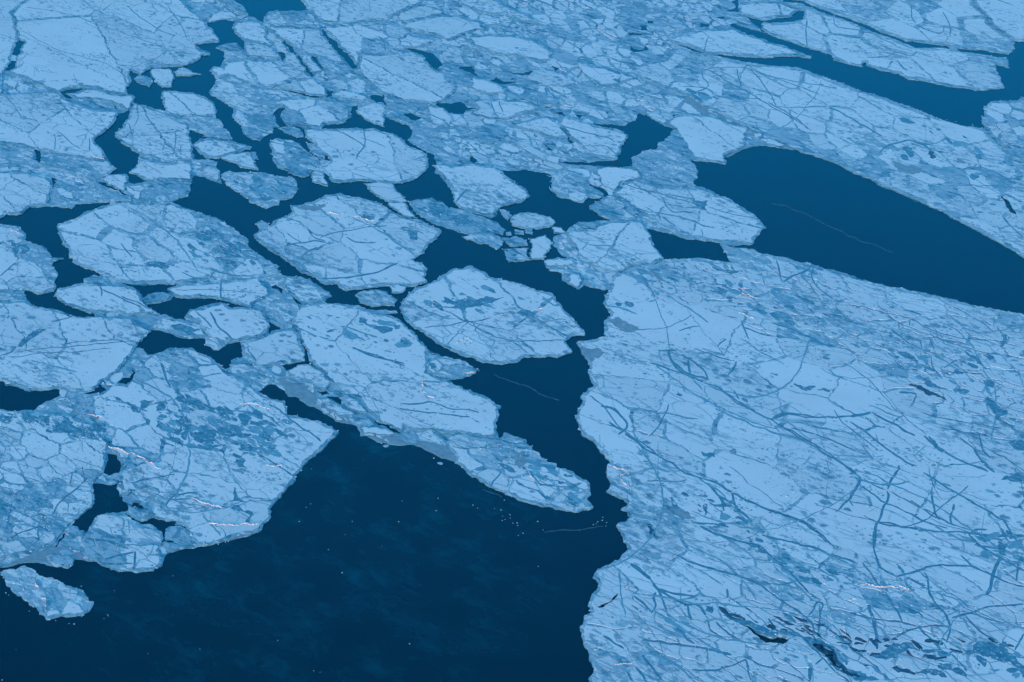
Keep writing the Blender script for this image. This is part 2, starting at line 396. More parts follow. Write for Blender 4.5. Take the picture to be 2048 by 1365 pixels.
# ------------------------------------------------------------------ survey: open water
WATER_TXT = {
'main': "2: 690,-150 690,0 740,70 610,80 520,75 455,90 430,150 330,115 245,145 225,190 250,240 300,290 310,350 250,300 105,325 170,360 165,420 130,460 60,490 130,545 55,635 130,680 200,715 245,780 225,800 280,870 300,920 350,955 400,960 470,915 500,890 550,870 545,850 505,800 500,775 540,740 580,735 590,745 545,795 600,860 720,880 830,885 850,860 990,840 1035,800 1030,730 1070,720 1070,770 1100,800 1180,850 1255,870 1255,800 1300,820 1400,860 1460,905 1440,940 1420,960 1520,1020 1545,1035 1590,1060 1615,1120 1590,1130 1610,1190 1660,1230 1720,1290 1740,1340 8: 360,160 380,200 420,240 520,270 620,300 660,290 680,225 760,205 830,185 875,145 850,100 790,50 740,20 3: 690,1165 780,1170 850,1160 960,1180 1050,1220 1030,1245 8: 1050,70 1025,100 1075,155 1180,185 1245,200 1270,160 1395,155 1350,110 1290,60 3: 1350,1270 1440,1325 8: 1400,150 1360,180 1300,215 1300,235 1360,280 1450,310 1330,320 1215,340 1250,360 1140,380 1130,400 1060,430 1040,460 1080,470 1170,520 1200,560 1080,570 980,580 1000,630 1090,670 1110,720 1150,750 1220,775 1250,750 1360,775 1440,790 1385,880 1445,950 1400,1000 1400,1080 1395,1110 1215,1145 1235,1210 1290,1310 13: 1270,150 1335,240 1240,310 1200,460 1245,590 1400,710 1440,770 1400,830 1440,920 1400,980 1500,1010 1560,1060 1520,1090 1570,1160 1480,1215 1540,1340 18: 1560,460 1510,530 1360,600 1325,650 1360,700 1330,760 1290,840 1320,890 1210,990 1250,1120 1330,1290 1290,1330 1300,1365 1340,2300 16: -2600,2300 -2600,560 30,580 200,550 300,565 440,600 475,580 460,540 640,545 750,600 930,615 1040,605 1110,560 1150,490 1270,465 1450,430 1600,390 17: 320,375 445,310 490,180 540,120 640,0 12: 640,900 720,780 870,650 930,570 910,530 800,490 650,460 600,455 575,370 400,290 480,240 550,250 590,310 670,330 750,390 850,430 930,490 1050,520 1100,580 1200,620 1300,650 1450,650 1560,700 1740,770 13: 385,790 500,870 600,940 760,1010 950,1070 1100,1100 1230,1110 1290,1095 1330,1070 1290,1030 1310,980 1290,920 1160,850 1050,780 950,740 890,670 840,620 700,560 670,600 655,550 655,480 675,400 610,340 500,300 330,215 480,195 545,150 430,90 300,60 200,0 7: 1600,1220 1550,1190 1400,1020 1340,985 1280,960 1130,915 1090,895 960,880 900,880 860,860 915,825 850,790 760,730 680,690 560,685 530,620 420,560 335,490 330,460 200,350 100,300 0,275 6: 1290,240 1175,190 1215,155 1300,125 1290,80 1310,50 1310,10 1: 1310,1220 1330,1200 1480,1240 1500,1250 1500,1200 1470,1120 1340,1080 1320,1010 1360,950 1400,935 1600,960 1520,870 1480,810 1490,770 1460,710 1390,670 1300,632 1110,625 1105,680 1120,770 910,705 900,750 880,800 830,870 790,920 840,985 900,1020 960,1060 930,1140 880,1180 930,1200 990,1230 1000,1250 890,1255 870,1195 740,1200 790,1160 720,1070 640,970 700,915 770,850 800,775 890,760 908,670 875,650 880,600 905,570 885,530 885,490 965,510 1030,465 1140,465 1260,465 1370,410 1375,380 1435,375 1345,310 1495,290 1450,210 1400,160 1440,165 1520,140 1600,145 1690,110 1680,95 1660,60 1600,10 1560,-150",
'left': "6: -900,340 0,305 60,280 150,265 205,225 330,220 490,232 520,205 640,195 880,185 900,180 700,210 620,245 570,260 520,300 390,345 400,420 450,520 500,600 600,650 700,690 640,700 565,720 570,740 510,765 390,790 385,830 430,870 600,930 650,950 650,970 500,955 350,920 240,910 190,875 170,860 175,830 160,800 220,800 300,820 370,800 380,780 370,740 405,670 350,600 440,575 380,565 290,500 180,460 175,410 120,350 0,340 -900,370",
'w3': "6: 800,740 900,750 1030,750 1120,745 1220,750 1150,775 1160,800 1110,800 980,840 960,810 900,770",
'w4': "6: 1000,880 1160,860 1180,825 1230,850 1380,850 1450,848 1530,870 1640,895 1690,915 1560,905 1470,890 1300,920 1275,960 1275,990 1130,960 1080,960 1050,935 1010,900",
'w5': "6: 1030,1065 1130,1085 1240,1110 1400,1130 1410,1165 1470,1195 1560,1160 1650,1150 1660,1240 1580,1270 1560,1325 1530,1335 1430,1250 1310,1190 1160,1180 1080,1220 1010,1230 990,1190 930,1190 1000,1110",
'w6': "11: -900,150 0,190 40,240 130,255 190,290 300,275 450,295 380,330 310,360 240,415 120,410 0,410 -900,400",
'w7a': "11: 810,120 870,85 830,120 790,160", 'w7b': "11: 920,130 940,160 890,230 830,220 840,195 890,190",
'w7c': "11: 560,300 650,280 690,240 750,260 700,290 620,300",
'w8': "11: 720,720 770,720 820,800 825,855 760,855 715,830 725,770",
'w9': "11: 650,910 800,915 820,1000 850,1050 840,1100 690,1120 640,1200 590,1255 530,1200 485,1200 500,1165 620,1080 640,1000",
'w10': "11: 880,1045 940,1045 1010,1080 880,1075", 'w10b': "11: 1010,1035 1065,1048 1040,1070",
'w11': "16: 830,215 870,235 960,262 1020,265 1060,250 1130,283 1210,285 1190,310 1300,325 1420,360 1150,310 1130,330 1135,370 1140,395 1200,420 1130,420 1105,430 1130,380 1090,325 1030,290 960,280 870,245",
'w12': "16: 360,450 385,390 440,330 455,330 400,395",
'w13': "7: 470,1010 560,1040 520,1065 465,1085", 'w14': "7: 560,1300 640,1290 715,1280 700,1200 690,1130 740,1220 745,1280 800,1325 760,1300 700,1310 600,1335",
'w14b': "7: 635,845 670,845 692,885 660,880", 'w14c': "7: 495,765 530,755 570,815 540,800",
'w14d': "12: 508,115 552,115 545,148 515,142", 'w14e': "12: 870,315 960,330 985,320 970,372 900,345", 'w14f': "12: 1110,368 1155,370 1140,410",
'w14g': "12: 1190,475 1260,515 1390,555 1330,562 1230,520", 'w14h': "12: 800,285 860,280 900,300 850,305",
'w15': "1: 120,280 170,285 145,350 105,410 105,465 70,490 40,480 65,430 75,370",
'w16': "1: 390,640 500,605 590,603 520,635 450,645 500,672 440,668", 'w16b': "1: 740,703 790,715 835,748 790,735",
'w17': "1: 1285,905 1370,910 1400,930 1350,960 1310,1000 1295,960", 'w18': "1: 350,1212 390,1230 360,1285",
'w18b': "1: 232,1015 275,1040 270,1120 245,1130 240,1070", 'w18c': "1: 125,1195 190,1205 215,1235 130,1220", 'w18d': "1: 600,1275 700,1255 790,1290 870,1335 700,1300",
'a': "2: 815,190 870,240 930,290 1000,370 1075,460 1045,475 990,410 930,360 870,290 835,230",
'b': "2: 560,275 630,330 640,360 680,390 720,450 768,520 735,528 700,480 675,410 620,370 580,310",
'c': "2: 528,355 572,360 572,420 545,432", 'd': "2: 765,388 800,400 840,475 810,460",
'e': "2: 545,608 640,625 780,652 855,655 862,615 912,620 895,662 780,665 640,642", 'f': "2: 940,598 1015,605 985,622",
'g': "2: 1160,655 1200,643 1235,660 1240,640 1268,745 1235,705 1190,708",
'h': "2: 1410,335 1480,335 1590,370 1655,445 1610,490 1560,430 1500,380",
'i': "3: 385,463 500,458 505,500 550,530 470,500", 'j': "3: 605,555 660,528 720,555 835,562 720,577 660,577",
'k': "3: 745,500 850,500 915,483 890,518 850,520", 'l': "3: 1038,445 1075,468 1062,492 1040,475",
'm': "3: 245,710 330,705 400,700 460,738 525,745 450,757 440,782 370,777 310,755", 'n': "3: 445,678 512,683 480,712",
'o': "3: 765,685 850,682 860,690 800,698", 'p': "3: 15,782 70,772 145,797 90,832", 'r': "3: 925,728 1050,728 970,742",
's': "3: 1060,768 1112,762 1120,797 1080,787", 't': "3: 1198,788 1258,788 1230,818", 'u': "3: 1133,928 1190,980 1160,992", 'v': "3: 735,955 772,970 742,998",
'w': "3: 472,1073 555,1085 512,1118 480,1105", 'x': "3: 168,1035 202,1040 248,1120 215,1126", 'x2': "3: 985,985 1050,1025 1010,1025",
'bay': "4: -275,1115 -180,1100 -90,1105 0,1100 100,1095 140,1055 150,1010 180,930 150,900 90,895 50,885 -60,870 -50,850 55,850 150,862 230,830 255,775 300,770 340,810 450,850 525,880 470,930 390,980 400,1005 370,1040 290,1035 205,1080 215,1140 100,1145 0,1145 -100,1130",
'bay2': "4: 470,800 520,780 500,815", 'bay3': "3: 690,1170 790,1180 880,1165 960,1190 1060,1215 1000,1150 1050,1185",
'y1': "4: 270,168 328,170 328,208 280,208", 'y2': "4: 190,222 330,232 320,242 200,240", 'y3': "4: 205,315 245,340 300,343 322,312 285,288 345,308 325,352 240,362 208,345", 'y4': "4: 335,145 365,145 360,162 340,160",
'z1': "4: 540,310 620,325 730,370 950,390 1130,402 1280,385 1350,385 1440,407 1440,385 1250,320 1000,240 905,198 890,160 1000,195 1140,230 1300,290 1430,330 5: 415,375 450,410 510,430 640,465 640,430 665,430 670,462 900,510 950,545 1180,580 1430,632 1625,602 1560,510 1540,440 1645,468 1630,400 1500,392 1350,362 1200,332 1000,327 900,287 740,232 560,152 450,112 350,82 230,30 100,15 20,-150 60,-150 110,-10 250,15 350,65 450,95 600,145 750,215 950,285 1100,305 1260,320 1400,345 1500,355 1630,375 1690,330 1670,290 1747,285 3400,180 3400,560 1747,660 1700,690 1520,695 1470,740 1460,800 1470,885 1300,860 1100,785 900,715 700,640 580,605 450,560 300,500 200,465 0,450 4: 1150,455 1000,435 860,405 740,375 640,350",
'z2': "4: 1005,118 1060,118 1100,142 1200,130 1300,122 1350,78 1392,78 1388,120 1330,148 1250,158 1110,153 1085,195 1040,165",
'z2b': "4: 1080,190 1140,225 1100,222", 'z2c': "4: 1390,125 1460,135 1400,140",
'z3': "5: 640,-150 690,-10 740,10 850,65 920,92 1010,165 1005,182 900,103 820,78 720,25 610,-150",
'z4': "4: 900,15 955,5 942,85 865,82 930,50", 'z5': "4: 675,152 742,168 745,192 690,188", 'z6': "4: 755,130 855,115 830,152",
'lake': "4: 600,1090 700,1105 840,1125 850,1070 920,1040 980,1010 1100,1000 1250,1015 1320,1025 5: 150,1010 300,1060 420,1105 560,1170 750,1260 1020,1380 10: 760,65 900,130 1050,190 1200,265 1330,345 1500,430 1650,510 1747,585 3400,1300 3400,1700 1747,965 1500,915 1250,855 1000,800 700,735 500,670 280,610 0,545 9: 1090,530 850,485 1040,480 1050,430 1090,400 1135,370 1085,290 1000,230 900,180 780,125 640,60 4: 680,1190 640,1120",
'pond': "9: 325,375 400,390 560,430 830,470 890,592 760,582 680,572 560,570 435,580 370,480 350,410",
'r2': "10: 1560,140 1640,190 1712,280 1650,260 1600,180",
'r6': "19: 960,975 1100,1045 1290,1095 1250,1128 1130,1095 1040,1040", 'r18': "18: 1350,850 1500,770 1510,775 1380,855",
}
# ------------------------------------------------------------------ survey: floes. (outline, plate size in px, character, label)
# character: s smooth snow, p pocked, r scoured/rubbly, g grey thin snow, d dark
FLOES = [
("1: -900,-300 200,-300 180,0 80,95 115,160 115,280 60,400 65,430 40,470 30,490 10,650 -900,600", 60,'s',"narrow strip of snowy floe at the upper left corner, left of the dark slit"),
("1: 200,-300 1100,-300 1230,0 1310,80 1400,160 1450,210 1495,288 1345,310 1360,345 1430,362 1435,378 1375,382 1370,410 1310,435 1260,465 1140,463 1030,463 965,508 885,490 885,530 903,565 878,602 875,648 760,645 700,622 590,600 500,602 390,636 290,585 190,545 100,520 62,490 105,465 105,410 145,350 170,285 125,280 120,160 85,100 180,0", 62,'s',"big smooth snow floe in the upper left with faint parallel scratches"),
("1: 500,672 450,648 520,638 590,608 640,612 700,625 760,650 890,655 908,670 890,760 820,742 740,703 650,690 560,685", 34,'s',"narrow tongue of ice pointing left at a thin lens of open water"),
("1: -900,660 10,655 60,647 290,627 350,630 400,648 480,690 560,725 650,755 800,770 790,800 770,850 700,915 640,965 660,1000 720,1060 725,1085 700,1098 560,1080 400,1055 270,1045 180,1005 20,985 -900,960", 75,'s',"very smooth white floe at the left edge beside the Y shaped dark pool"),
("1: 275,1055 400,1060 560,1085 700,1102 725,1090 795,1160 740,1205 660,1235 570,1215 470,1180 390,1150 270,1130", 30,'p',"low cracked floe whose right tip points into the Y shaped pool"),
("1: -900,980 20,992 180,1012 232,1040 225,1080 240,1130 215,1152 100,1150 -900,1165", 26,'r',"rubbly strip of ice at the left edge under the very smooth white floe"),
("6: -900,-20 0,-20 300,10 345,60 352,110 343,170 330,220 270,215 205,225 150,265 60,280 0,305 -900,335", 40,'s',"rounded white floe with a scuffed right rim at the left edge above a dark lead"),
("6: 385,52 480,70 560,85 640,62 700,85 800,115 885,168 880,183 760,190 640,195 520,205 490,230 420,225 380,215 350,180 355,110", 24,'r',"long grey wedge of ridged ice tapering right along the top of a lead"),
("6: 700,60 720,20 790,5 860,0 875,45 850,75 855,118 800,105", 40,'s',"small white floe left of the tiny dark oval pool"),
("1: 885,1178 930,1140 960,1100 1080,1107 1160,1120 1240,1112 1310,1122 1305,1180 1310,1238 1000,1243 985,1220 930,1200", 45,'s',"smooth flat topped floe right of the tiny dark oval pool"),
("6: 850,78 880,62 930,62 1010,52 1090,57 1310,52 1290,88 1308,125 1290,148 1215,155 1170,183 1090,188 900,178 885,152 857,122", 24,'p',"pitted strip of ice just above the great oval floe"),
("1: 910,707 960,720 1040,745 1130,775 1200,812 1270,855 1282,905 1300,970 1325,1040 1325,1098 1240,1105 1150,1113 1040,1080 950,1050 890,1010 840,985 785,915 830,870 880,810 900,740", 48,'s',"tall floe marked with dark vertical strokes like brush marks"),
("1: 1112,627 1200,630 1300,634 1390,670 1460,712 1485,760 1480,800 1400,805 1300,800 1200,798 1135,780 1112,740 1107,680", 42,'s',"clean rounded floe beside the upper left channel, above the rubble"),
("1: 1200,815 1350,810 1480,813 1520,872 1595,952 1560,955 1450,938 1380,922 1290,900 1272,852", 20,'r',"heap of small broken plates right of the brush marked floe"),
("1: 1360,957 1430,942 1560,962 1640,982 1710,997 1700,1025 1640,1045 1580,1065 1500,1085 1430,1080 1370,1050 1322,1010 1333,985", 36,'p',"spindle shaped floe pointing right into the upper left channel"),
("2: 150,1085 200,1060 330,1045 350,1080 395,1140 410,1165 340,1160 260,1140 200,1115", 34,'s',"small triangular floe in the channel below the spindle shaped floe"),
("2: 335,1046 370,1050 395,1092 355,1085", 40,'g',"tiny chip of ice at the upper right corner of a triangular floe"),
("1: 1340,1095 1420,1090 1480,1112 1475,1145 1400,1130", 40,'g',"thin sliver of ice below the spindle shaped floe"),
("1: 1390,1150 1440,1145 1490,1165 1498,1210 1480,1238 1430,1215 1390,1185", 40,'s',"small rounded floe left of the pepper speckled floe"),
("2: 140,1195 200,1172 300,1182 450,1182 540,1207 620,1217 660,1240 7: 663,40 663,130 640,165 560,175 450,200 415,205 360,185 290,135 220,95 165,75 150,20", 17,'r',"pepper speckled rubbly floe alone in the wide water left of centre"),
("7: 420,210 480,190 545,180 545,205 490,215 455,238", 40,'g',"small chip floating against the lower edge of the speckled floe"),
("2: 750,1200 780,1175 830,1190 875,1255 870,1270 790,1255", 40,'s',"small teardrop floe under the large cracked lens floe"),
("2: 475,960 520,943 600,960 680,990 720,1030 760,1065 810,1085 830,1120 770,1165 740,1210 700,1220 620,1190 550,1150 500,1110 490,1060 495,1020", 40,'p',"leaning oval floe left of the large cracked lens floe"),
("2: 720,895 760,882 880,877 1000,882 1120,887 1180,880 1240,900 1320,910 1390,960 1420,1000 1520,1030 1552,1060 1560,1120 1540,1180 1480,1220 1340,1255 1200,1245 1100,1240 1000,1250 900,1240 870,1200 845,1150 900,1105 870,1070 800,1030 770,980 720,940", 62,'s',"large white lens floe with one crooked crack down its middle, upper centre"),
("2: 725,980 760,985 820,1040 862,1085 830,1092 760,1052", 22,'r',"thin strip of rubble along the upper left flank of the lens floe"),
("2: 770,1165 830,1095 905,1110 860,1160 885,1210 830,1190", 18,'r',"rubble wedged between the leaning oval floe and the lens floe"),
("2: 550,880 620,862 690,890 705,932 660,940 600,910", 30,'g',"flat scrap of ice in the channel above the leaning oval floe"),
("2: 560,680 700,665 860,672 940,700 1010,717 1033,740 1030,800 990,840 850,858 830,883 700,870 600,858 548,798 592,745 530,700", 44,'p',"striped oval floe with a clean white half in the upper centre"),
("2: 58,635 100,600 155,547 250,562 370,600 450,650 580,725 575,738 540,740 505,775 500,800 540,850 490,910 420,940 370,958 305,910 282,870 235,820 228,800 245,780 230,740 180,700 120,670", 26,'r',"ragged floe with a white head and crumbled tail in the upper left channel"),
("2: 60,493 95,457 160,470 180,430 260,415 400,410 540,412 600,440 700,480 735,510 760,540 700,560 640,560 480,598 380,588 290,565 230,540 200,520 125,543 100,515", 24,'r',"scratched floe with a forked left end above the ragged floe"),
("2: 480,602 640,565 760,545 840,590 862,615 850,652 760,652 680,638 560,612", 30,'p',"smooth slip of ice along the north side of a hairline lead"),
("2: 108,325 190,302 240,302 280,345 240,355 200,350 150,347", 30,'s',"pale arrowhead piece at the bend of the upper left channel"),
("2: 172,362 290,350 318,400 215,408 172,415", 18,'r',"crumbled scrap below the pale arrowhead piece"),
("2: 230,190 247,152 330,142 410,155 445,190 455,250 488,310 478,323 400,300 300,283 250,240", 48,'s',"clean white block on the east bank of the upper left channel"),
("2: 302,292 380,302 488,335 520,360 533,403 440,400 332,390 312,332", 30,'p',"cracked slab just below the clean white block"),
("2: 75,100 140,77 220,82 248,130 160,140 60,165", 26,'g',"grey scrap on the west bank near the top of the channel"),
("2: 165,10 230,5 290,50 320,95 270,90 210,50", 30,'s',"slanting oval piece near the top of the channel"),
("2: -60,38 60,35 130,70 100,92 40,80", 30,'g',"thin slanting piece left of the channel's slanting oval"),
("2: -62,88 0,77 50,95 60,130 20,145 -20,130", 40,'s',"small round white piece left of the channel top"),
("1: 915,545 960,515 1030,545 1045,570 1020,602 960,575", 40,'s',"leftmost of two blocky pieces sitting in the channel mouth"),
("1: 1030,480 1060,465 1160,480 1180,540 1178,590 1110,600 1050,565 1028,520", 50,'s',"squarish white block sitting in the channel mouth"),
("1: 1180,500 1255,470 1360,515 1290,525 1190,525", 30,'p',"flat pointed chip drifting right of the squarish block"),
("2: 455,192 600,188 800,200 830,232 870,285 930,365 995,430 900,430 820,400 760,385 700,372 640,330 560,272 480,210", 46,'s',"leaning slab between two slanting dark slits at the upper left of centre"),
("2: 440,120 460,88 520,77 600,90 740,76 790,110 818,188 700,188 600,183 500,188 457,185", 30,'p',"row of small joined plates above the leaning slab"),
("2: 640,-300 690,0 745,75 800,120 860,160 1000,170 1280,145 1380,80 1510,30 1560,-300", 85,'s',"bright smooth floe cut by the top edge left of centre"),
("2: 838,190 1000,172 1280,150 1370,180 1450,240 1600,280 1560,310 1480,332 1410,335 1430,352 1300,370 1250,372 1100,378 1070,450 1030,400 960,322 900,252", 44,'p',"scuffed slab right of the longest slanting slit"),
("2: 490,210 560,278 600,368 528,353 500,300 460,205", 30,'g',"narrow blade of ice left of the leaning slab"),
("2: 572,372 640,370 700,450 722,490 640,460 580,430", 24,'p',"leftmost of three small blades below the leaning slab"),
("2: 685,378 762,388 805,455 830,490 768,505 720,445", 30,'s',"middle of three small blades below the leaning slab"),
("2: 812,400 980,437 1045,475 1050,490 960,520 870,500 840,470", 26,'p',"widest of three small blades below the leaning slab"),
("2: 900,650 960,622 1060,632 1120,660 1160,690 1100,700 980,685", 36,'s',"slim lozenge floe above the fan shaped grey floe"),
("2: 1072,740 1120,717 1200,712 1270,750 1255,795 1253,868 1180,848 1100,800 1072,770", 30,'r',"fan shaped grey floe with a white point, between two short leads"),
("2: 1075,475 1100,380 1250,378 1420,352 1500,382 1560,432 1608,490 1660,500 1740,590 1735,640 1650,698 1610,722 1480,700 1400,698 1300,660 1240,640 1180,590 1110,530", 52,'s',"long smooth floe right of centre top, ending at a dark star shaped pool"),
("2: 1245,645 1420,702 1540,717 1600,728 1500,732 1460,770 1380,760 1280,742", 26,'p',"strip of plates left of the star shaped pool"),
("2: 1290,790 1380,787 1440,830 1380,852 1310,820", 36,'s',"small white plate on the north side of a short lead, upper centre"),
("2: 1400,842 1480,850 1500,878 1440,887", 36,'g',"small slip of ice next to the end of a short lead"),
("3: 182,737 290,742 350,780 370,830 330,880 260,870 215,850 210,790", 46,'s',"plate with a curved healed crack right below the star shaped pool"),
("3: 20,190 60,150 200,120 380,112 540,150 580,205 450,235 380,270 330,285 240,245 100,220", 60,'s',"clean kite shaped floe in the packed ice near the top"),
("3: 360,-300 400,30 560,100 700,110 830,150 960,155 900,120 780,70 640,0 560,-300", 60,'s',"clean slanting floe cut by the top edge at the middle"),
("3: 470,260 620,242 760,247 900,280 1000,330 1040,370 1020,420 940,420 800,390 700,380 600,350 490,320", 66,'s',"bright oval floe under a long curved crack in the upper middle"),
("3: 0,90 140,45 270,70 290,95 180,130 60,145 0,150", 50,'s',"flat strip floe between two bright floes near the top"),
("3: 910,480 1050,490 1130,530 1210,575 1100,600 980,580 880,540", 30,'r',"mottled lozenge in the middle of the upper pack"),
("3: 1200,430 1400,460 1520,500 1600,540 1500,590 1380,600 1270,540", 40,'p',"pale lozenge on the right of the upper pack"),
("3: 275,490 300,468 340,457 470,500 560,540 605,562 700,590 720,640 600,655 500,620 400,580 300,530", 38,'s',"slanting pale slab right of the comma shaped lead"),
("3: 500,700 600,690 850,697 920,730 960,750 900,765 780,790 720,825 600,820 480,780 530,745", 40,'s',"plate with two short vertical strokes right of the star shaped pool"),
("3: 800,660 850,637 980,640 1060,690 1080,720 1000,722 930,722 860,690", 40,'s',"small pale plate with one upright crack in the centre of the pack"),
("3: 790,850 900,815 1000,800 1080,840 1130,900 1140,950 1050,950 920,910 840,890", 50,'s',"clean triangular plate left of the jagged bay floe"),
("3: 1110,802 1180,807 1260,842 1380,882 1500,902 1547,935 1528,990 1500,1030 1488,1088 1400,1088 1320,1060 1220,1000 1140,915 1100,850", 50,'s',"pointed floe with a jagged right edge jutting into the small bay"),
("3: 520,880 600,852 700,880 740,930 700,958 620,990 540,950", 42,'s',"round edged plate in rubble above the tongue floe"),
("3: 780,975 860,960 920,1010 1020,1060 1090,1080 1080,1130 1000,1110 900,1060 810,1010", 26,'r',"grey streaked slab above the narrow rubble chain"),
("4: 208,1083 290,1037 400,1022 480,1030 560,1060 615,1098 675,1190 635,1250 560,1268 400,1250 290,1220 220,1140", 24,'r',"crumpled floe facing the left end of the big lake"),
("4: 470,842 520,792 620,782 760,792 850,830 930,860 1000,880 980,960 990,1003 920,1038 850,1068 838,1122 740,1108 600,1085 520,1040 405,1005 398,980 455,930 525,882", 46,'s',"pale floe between the small bay and the left end of the big lake"),
("4: 1095,955 1170,950 1258,1000 1230,1015 1140,1000", 36,'s',"narrow chip at the top left corner of the big lake"),
("4: 1045,915 1100,910 1112,935 1050,950", 40,'s',"tiny bright chip left of the narrow chip by the lake"),
("4: 310,762 400,780 470,830 450,848 340,808", 26,'g',"slanting scrap on the north shore of the small bay"),
("3: 1345,1175 1400,1147 1480,1142 1600,1170 1640,1220 1500,1250 1450,1310 1380,1270", 34,'p',"rounded slab over the left shoulder of the almond floe"),
("9: 90,130 150,62 250,32 400,82 560,92 680,100 780,127 900,182 1000,232 1083,290 1093,340 1132,370 1088,400 1048,430 1038,478 830,468 560,428 470,403 400,383 340,300 250,240 160,180", 56,'p',"big almond floe pointing right into the large lake, right of centre"),
("8: 1302,222 1400,152 1460,142 1560,200 1620,260 1600,310 1450,308 1350,270", 40,'p',"dotted wedge left of the almond floe"),
("8: 1142,382 1340,377 1370,342 1450,322 1640,317 1690,375 1715,420 1735,490 1798,575 1740,600 1680,630 1615,620 1490,690 1400,650 1290,590 1220,560 1170,480", 75,'s',"smooth white plate with broken grey flanks, left of the small dark pond"),
("3: 1030,1300 1045,1225 1070,1180 1150,1162 1230,1190 1290,1262 1385,1345 8: 1390,155 1330,163 1270,160 1243,198 1180,183 1075,153 1027,100", 24,'r',"crumbly grey floe with a small white plate, above the smooth white plate"),
("3: 218,1132 330,1140 480,1132 600,1135 690,1170 740,1222 8: 790,52 850,102 872,145 830,183 750,208 680,223 650,288 600,293 500,260 420,238 375,195 362,150 370,110 3: 350,1270 300,1225 240,1170", 56,'s',"smooth tongue floe with a dark bar on its left half, centre of the picture"),
("8: 60,180 120,167 210,172 290,195 340,230 450,250 560,290 660,330 718,380 708,410 600,400 500,410 400,398 330,368 200,320 110,260", 18,'d',"long dark grey slush covered floe lying diagonally in the centre"),
("8: 415,432 500,405 620,402 700,440 700,490 660,520 600,480 530,475 450,450", 22,'r',"ragged scrap under the right end of the long dark floe"),
("8: 703,442 800,430 870,450 860,490 740,490", 34,'s',"oblong white plate in the chain of broken blocks"),
("8: 705,520 760,500 870,510 880,580 750,600 715,560", 26,'p',"rough block at the lower left of the chain of broken blocks"),
("8: 890,440 1000,420 1040,470 1030,510 980,570 890,580", 36,'p',"square topped block in the middle of the chain"),
("8: 762,290 820,262 940,267 1030,290 1060,330 1040,360 960,370 850,378 770,360", 34,'s',"largest white block at the top of the chain"),
("8: 680,240 750,260 762,290 740,322 700,290", 30,'g',"small grey block touching the tip of the smooth tongue floe"),
("8: 850,380 900,372 905,410 855,405", 40,'g',"little round piece below the largest white block"),
("8: 1045,365 1110,367 1125,395 1050,402", 40,'g',"little dark centred piece right of the largest white block"),
("8: 730,395 770,395 772,418 732,416", 40,'g',"tiny pebble of ice left of a row of little pieces under the white block"),
("8: 790,382 842,387 842,415 792,415", 40,'g',"tiny piece second from the left under the largest white block"),
("8: 980,580 1080,567 1180,582 1200,608 1100,628 1000,620", 40,'s',"loaf shaped floe on the north bank of the central channel"),
("8: 1002,642 1150,647 1200,660 1090,670", 40,'g',"thin slice directly below the loaf shaped floe"),
("8: 1092,680 1138,692 1118,730", 40,'g',"tiny triangle left of the round boulder like piece"),
("8: 1152,692 1220,682 1240,730 1210,773 1150,750", 26,'p',"round boulder like piece at the rim of the central channel"),
("8: 1250,712 1320,720 1330,768 1260,750", 40,'s',"small lozenge right of the boulder like piece"),
("8: 1370,742 1430,747 1440,780 1380,775", 40,'g',"last small piece of the rim before the vast right hand sheet"),
("8: 1217,332 1300,322 1358,342 1340,373 1250,355", 20,'r',"flat smudged scrap at the upper left corner of the smooth white plate"),
("7: 612,215 700,207 780,187 860,152 960,140 1080,157 1180,182 1260,217 1320,260 1420,300 1520,320 1600,350 1650,400 1620,440 1570,480 1555,530 1450,580 1540,640 1530,700 1555,750 1480,768 1400,770 1280,770 1180,775 1050,785 1010,805 930,750 860,750 780,720 700,670 600,600 500,530 420,470 352,410 400,380 470,355 560,300 625,270", 46,'p',"large dome shaped floe with a grey notch at its top left, centre left"),
("7: 367,340 400,317 440,317 468,345 440,370 392,375", 40,'g',"round grey button of ice at the left shoulder of the dome shaped floe"),
("7: 1127,65 1200,52 1290,60 1330,100 1420,180 1370,190 1280,185 1180,130", 24,'r',"mottled parallelogram above the dome shaped floe"),
("7: 1282,200 1340,187 1400,197 1468,270 1473,303 1400,285 1330,240", 40,'s',"smooth small slab wedged against the top right of the dome shaped floe"),
("7: 1062,840 1100,802 1200,792 1290,815 1338,850 1330,898 1200,905 1090,885", 34,'s',"small oval floe with a grey hem under the dome shaped floe"),
("7: 1292,772 1340,757 1400,772 1380,800 1310,810", 40,'s',"white nub between the dome shaped floe and the small oval"),
("7: 1100,917 1200,920 1330,937 1345,950 1250,955", 40,'g',"thin rim sliver under the small oval floe"),
("8: 5,880 60,812 130,777 190,762 290,692 370,657 430,652 470,632 560,670 620,702 810,742 960,792 1040,822 1110,922 1190,992 1263,1075 1258,1103 1200,1110 1130,1140 1170,1180 1178,1220 1090,1243 960,1248 850,1250 800,1288 690,1300 560,1280 400,1240 270,1180 150,1080 40,990 5,940", 58,'p',"large shield shaped floe with a dark slick in its upper half, exact centre"),
("7: 630,990 690,902 860,872 960,887 1090,905 1280,965 1340,990 1400,1030 1550,1192 1600,1225 13: 180,20 180,60 185,90 190,155 240,185 330,215 500,302 610,342 672,400 655,480 655,550 640,598 560,608 400,578 300,568 200,558 100,543 30,518 12: 1390,552 1260,515 1140,410 1090,340 985,318 900,250 860,200 830,150 800,120 7: 750,1280 715,1190 680,1110 640,1040", 62,'s',"long smooth diagonal floe with round grey freckles, lower left of centre"),
("13: 187,92 220,67 320,62 430,92 543,150 480,193 330,203 240,180 192,150", 20,'r',"crusty arrow shaped floe on the edge of the freckled floe"),
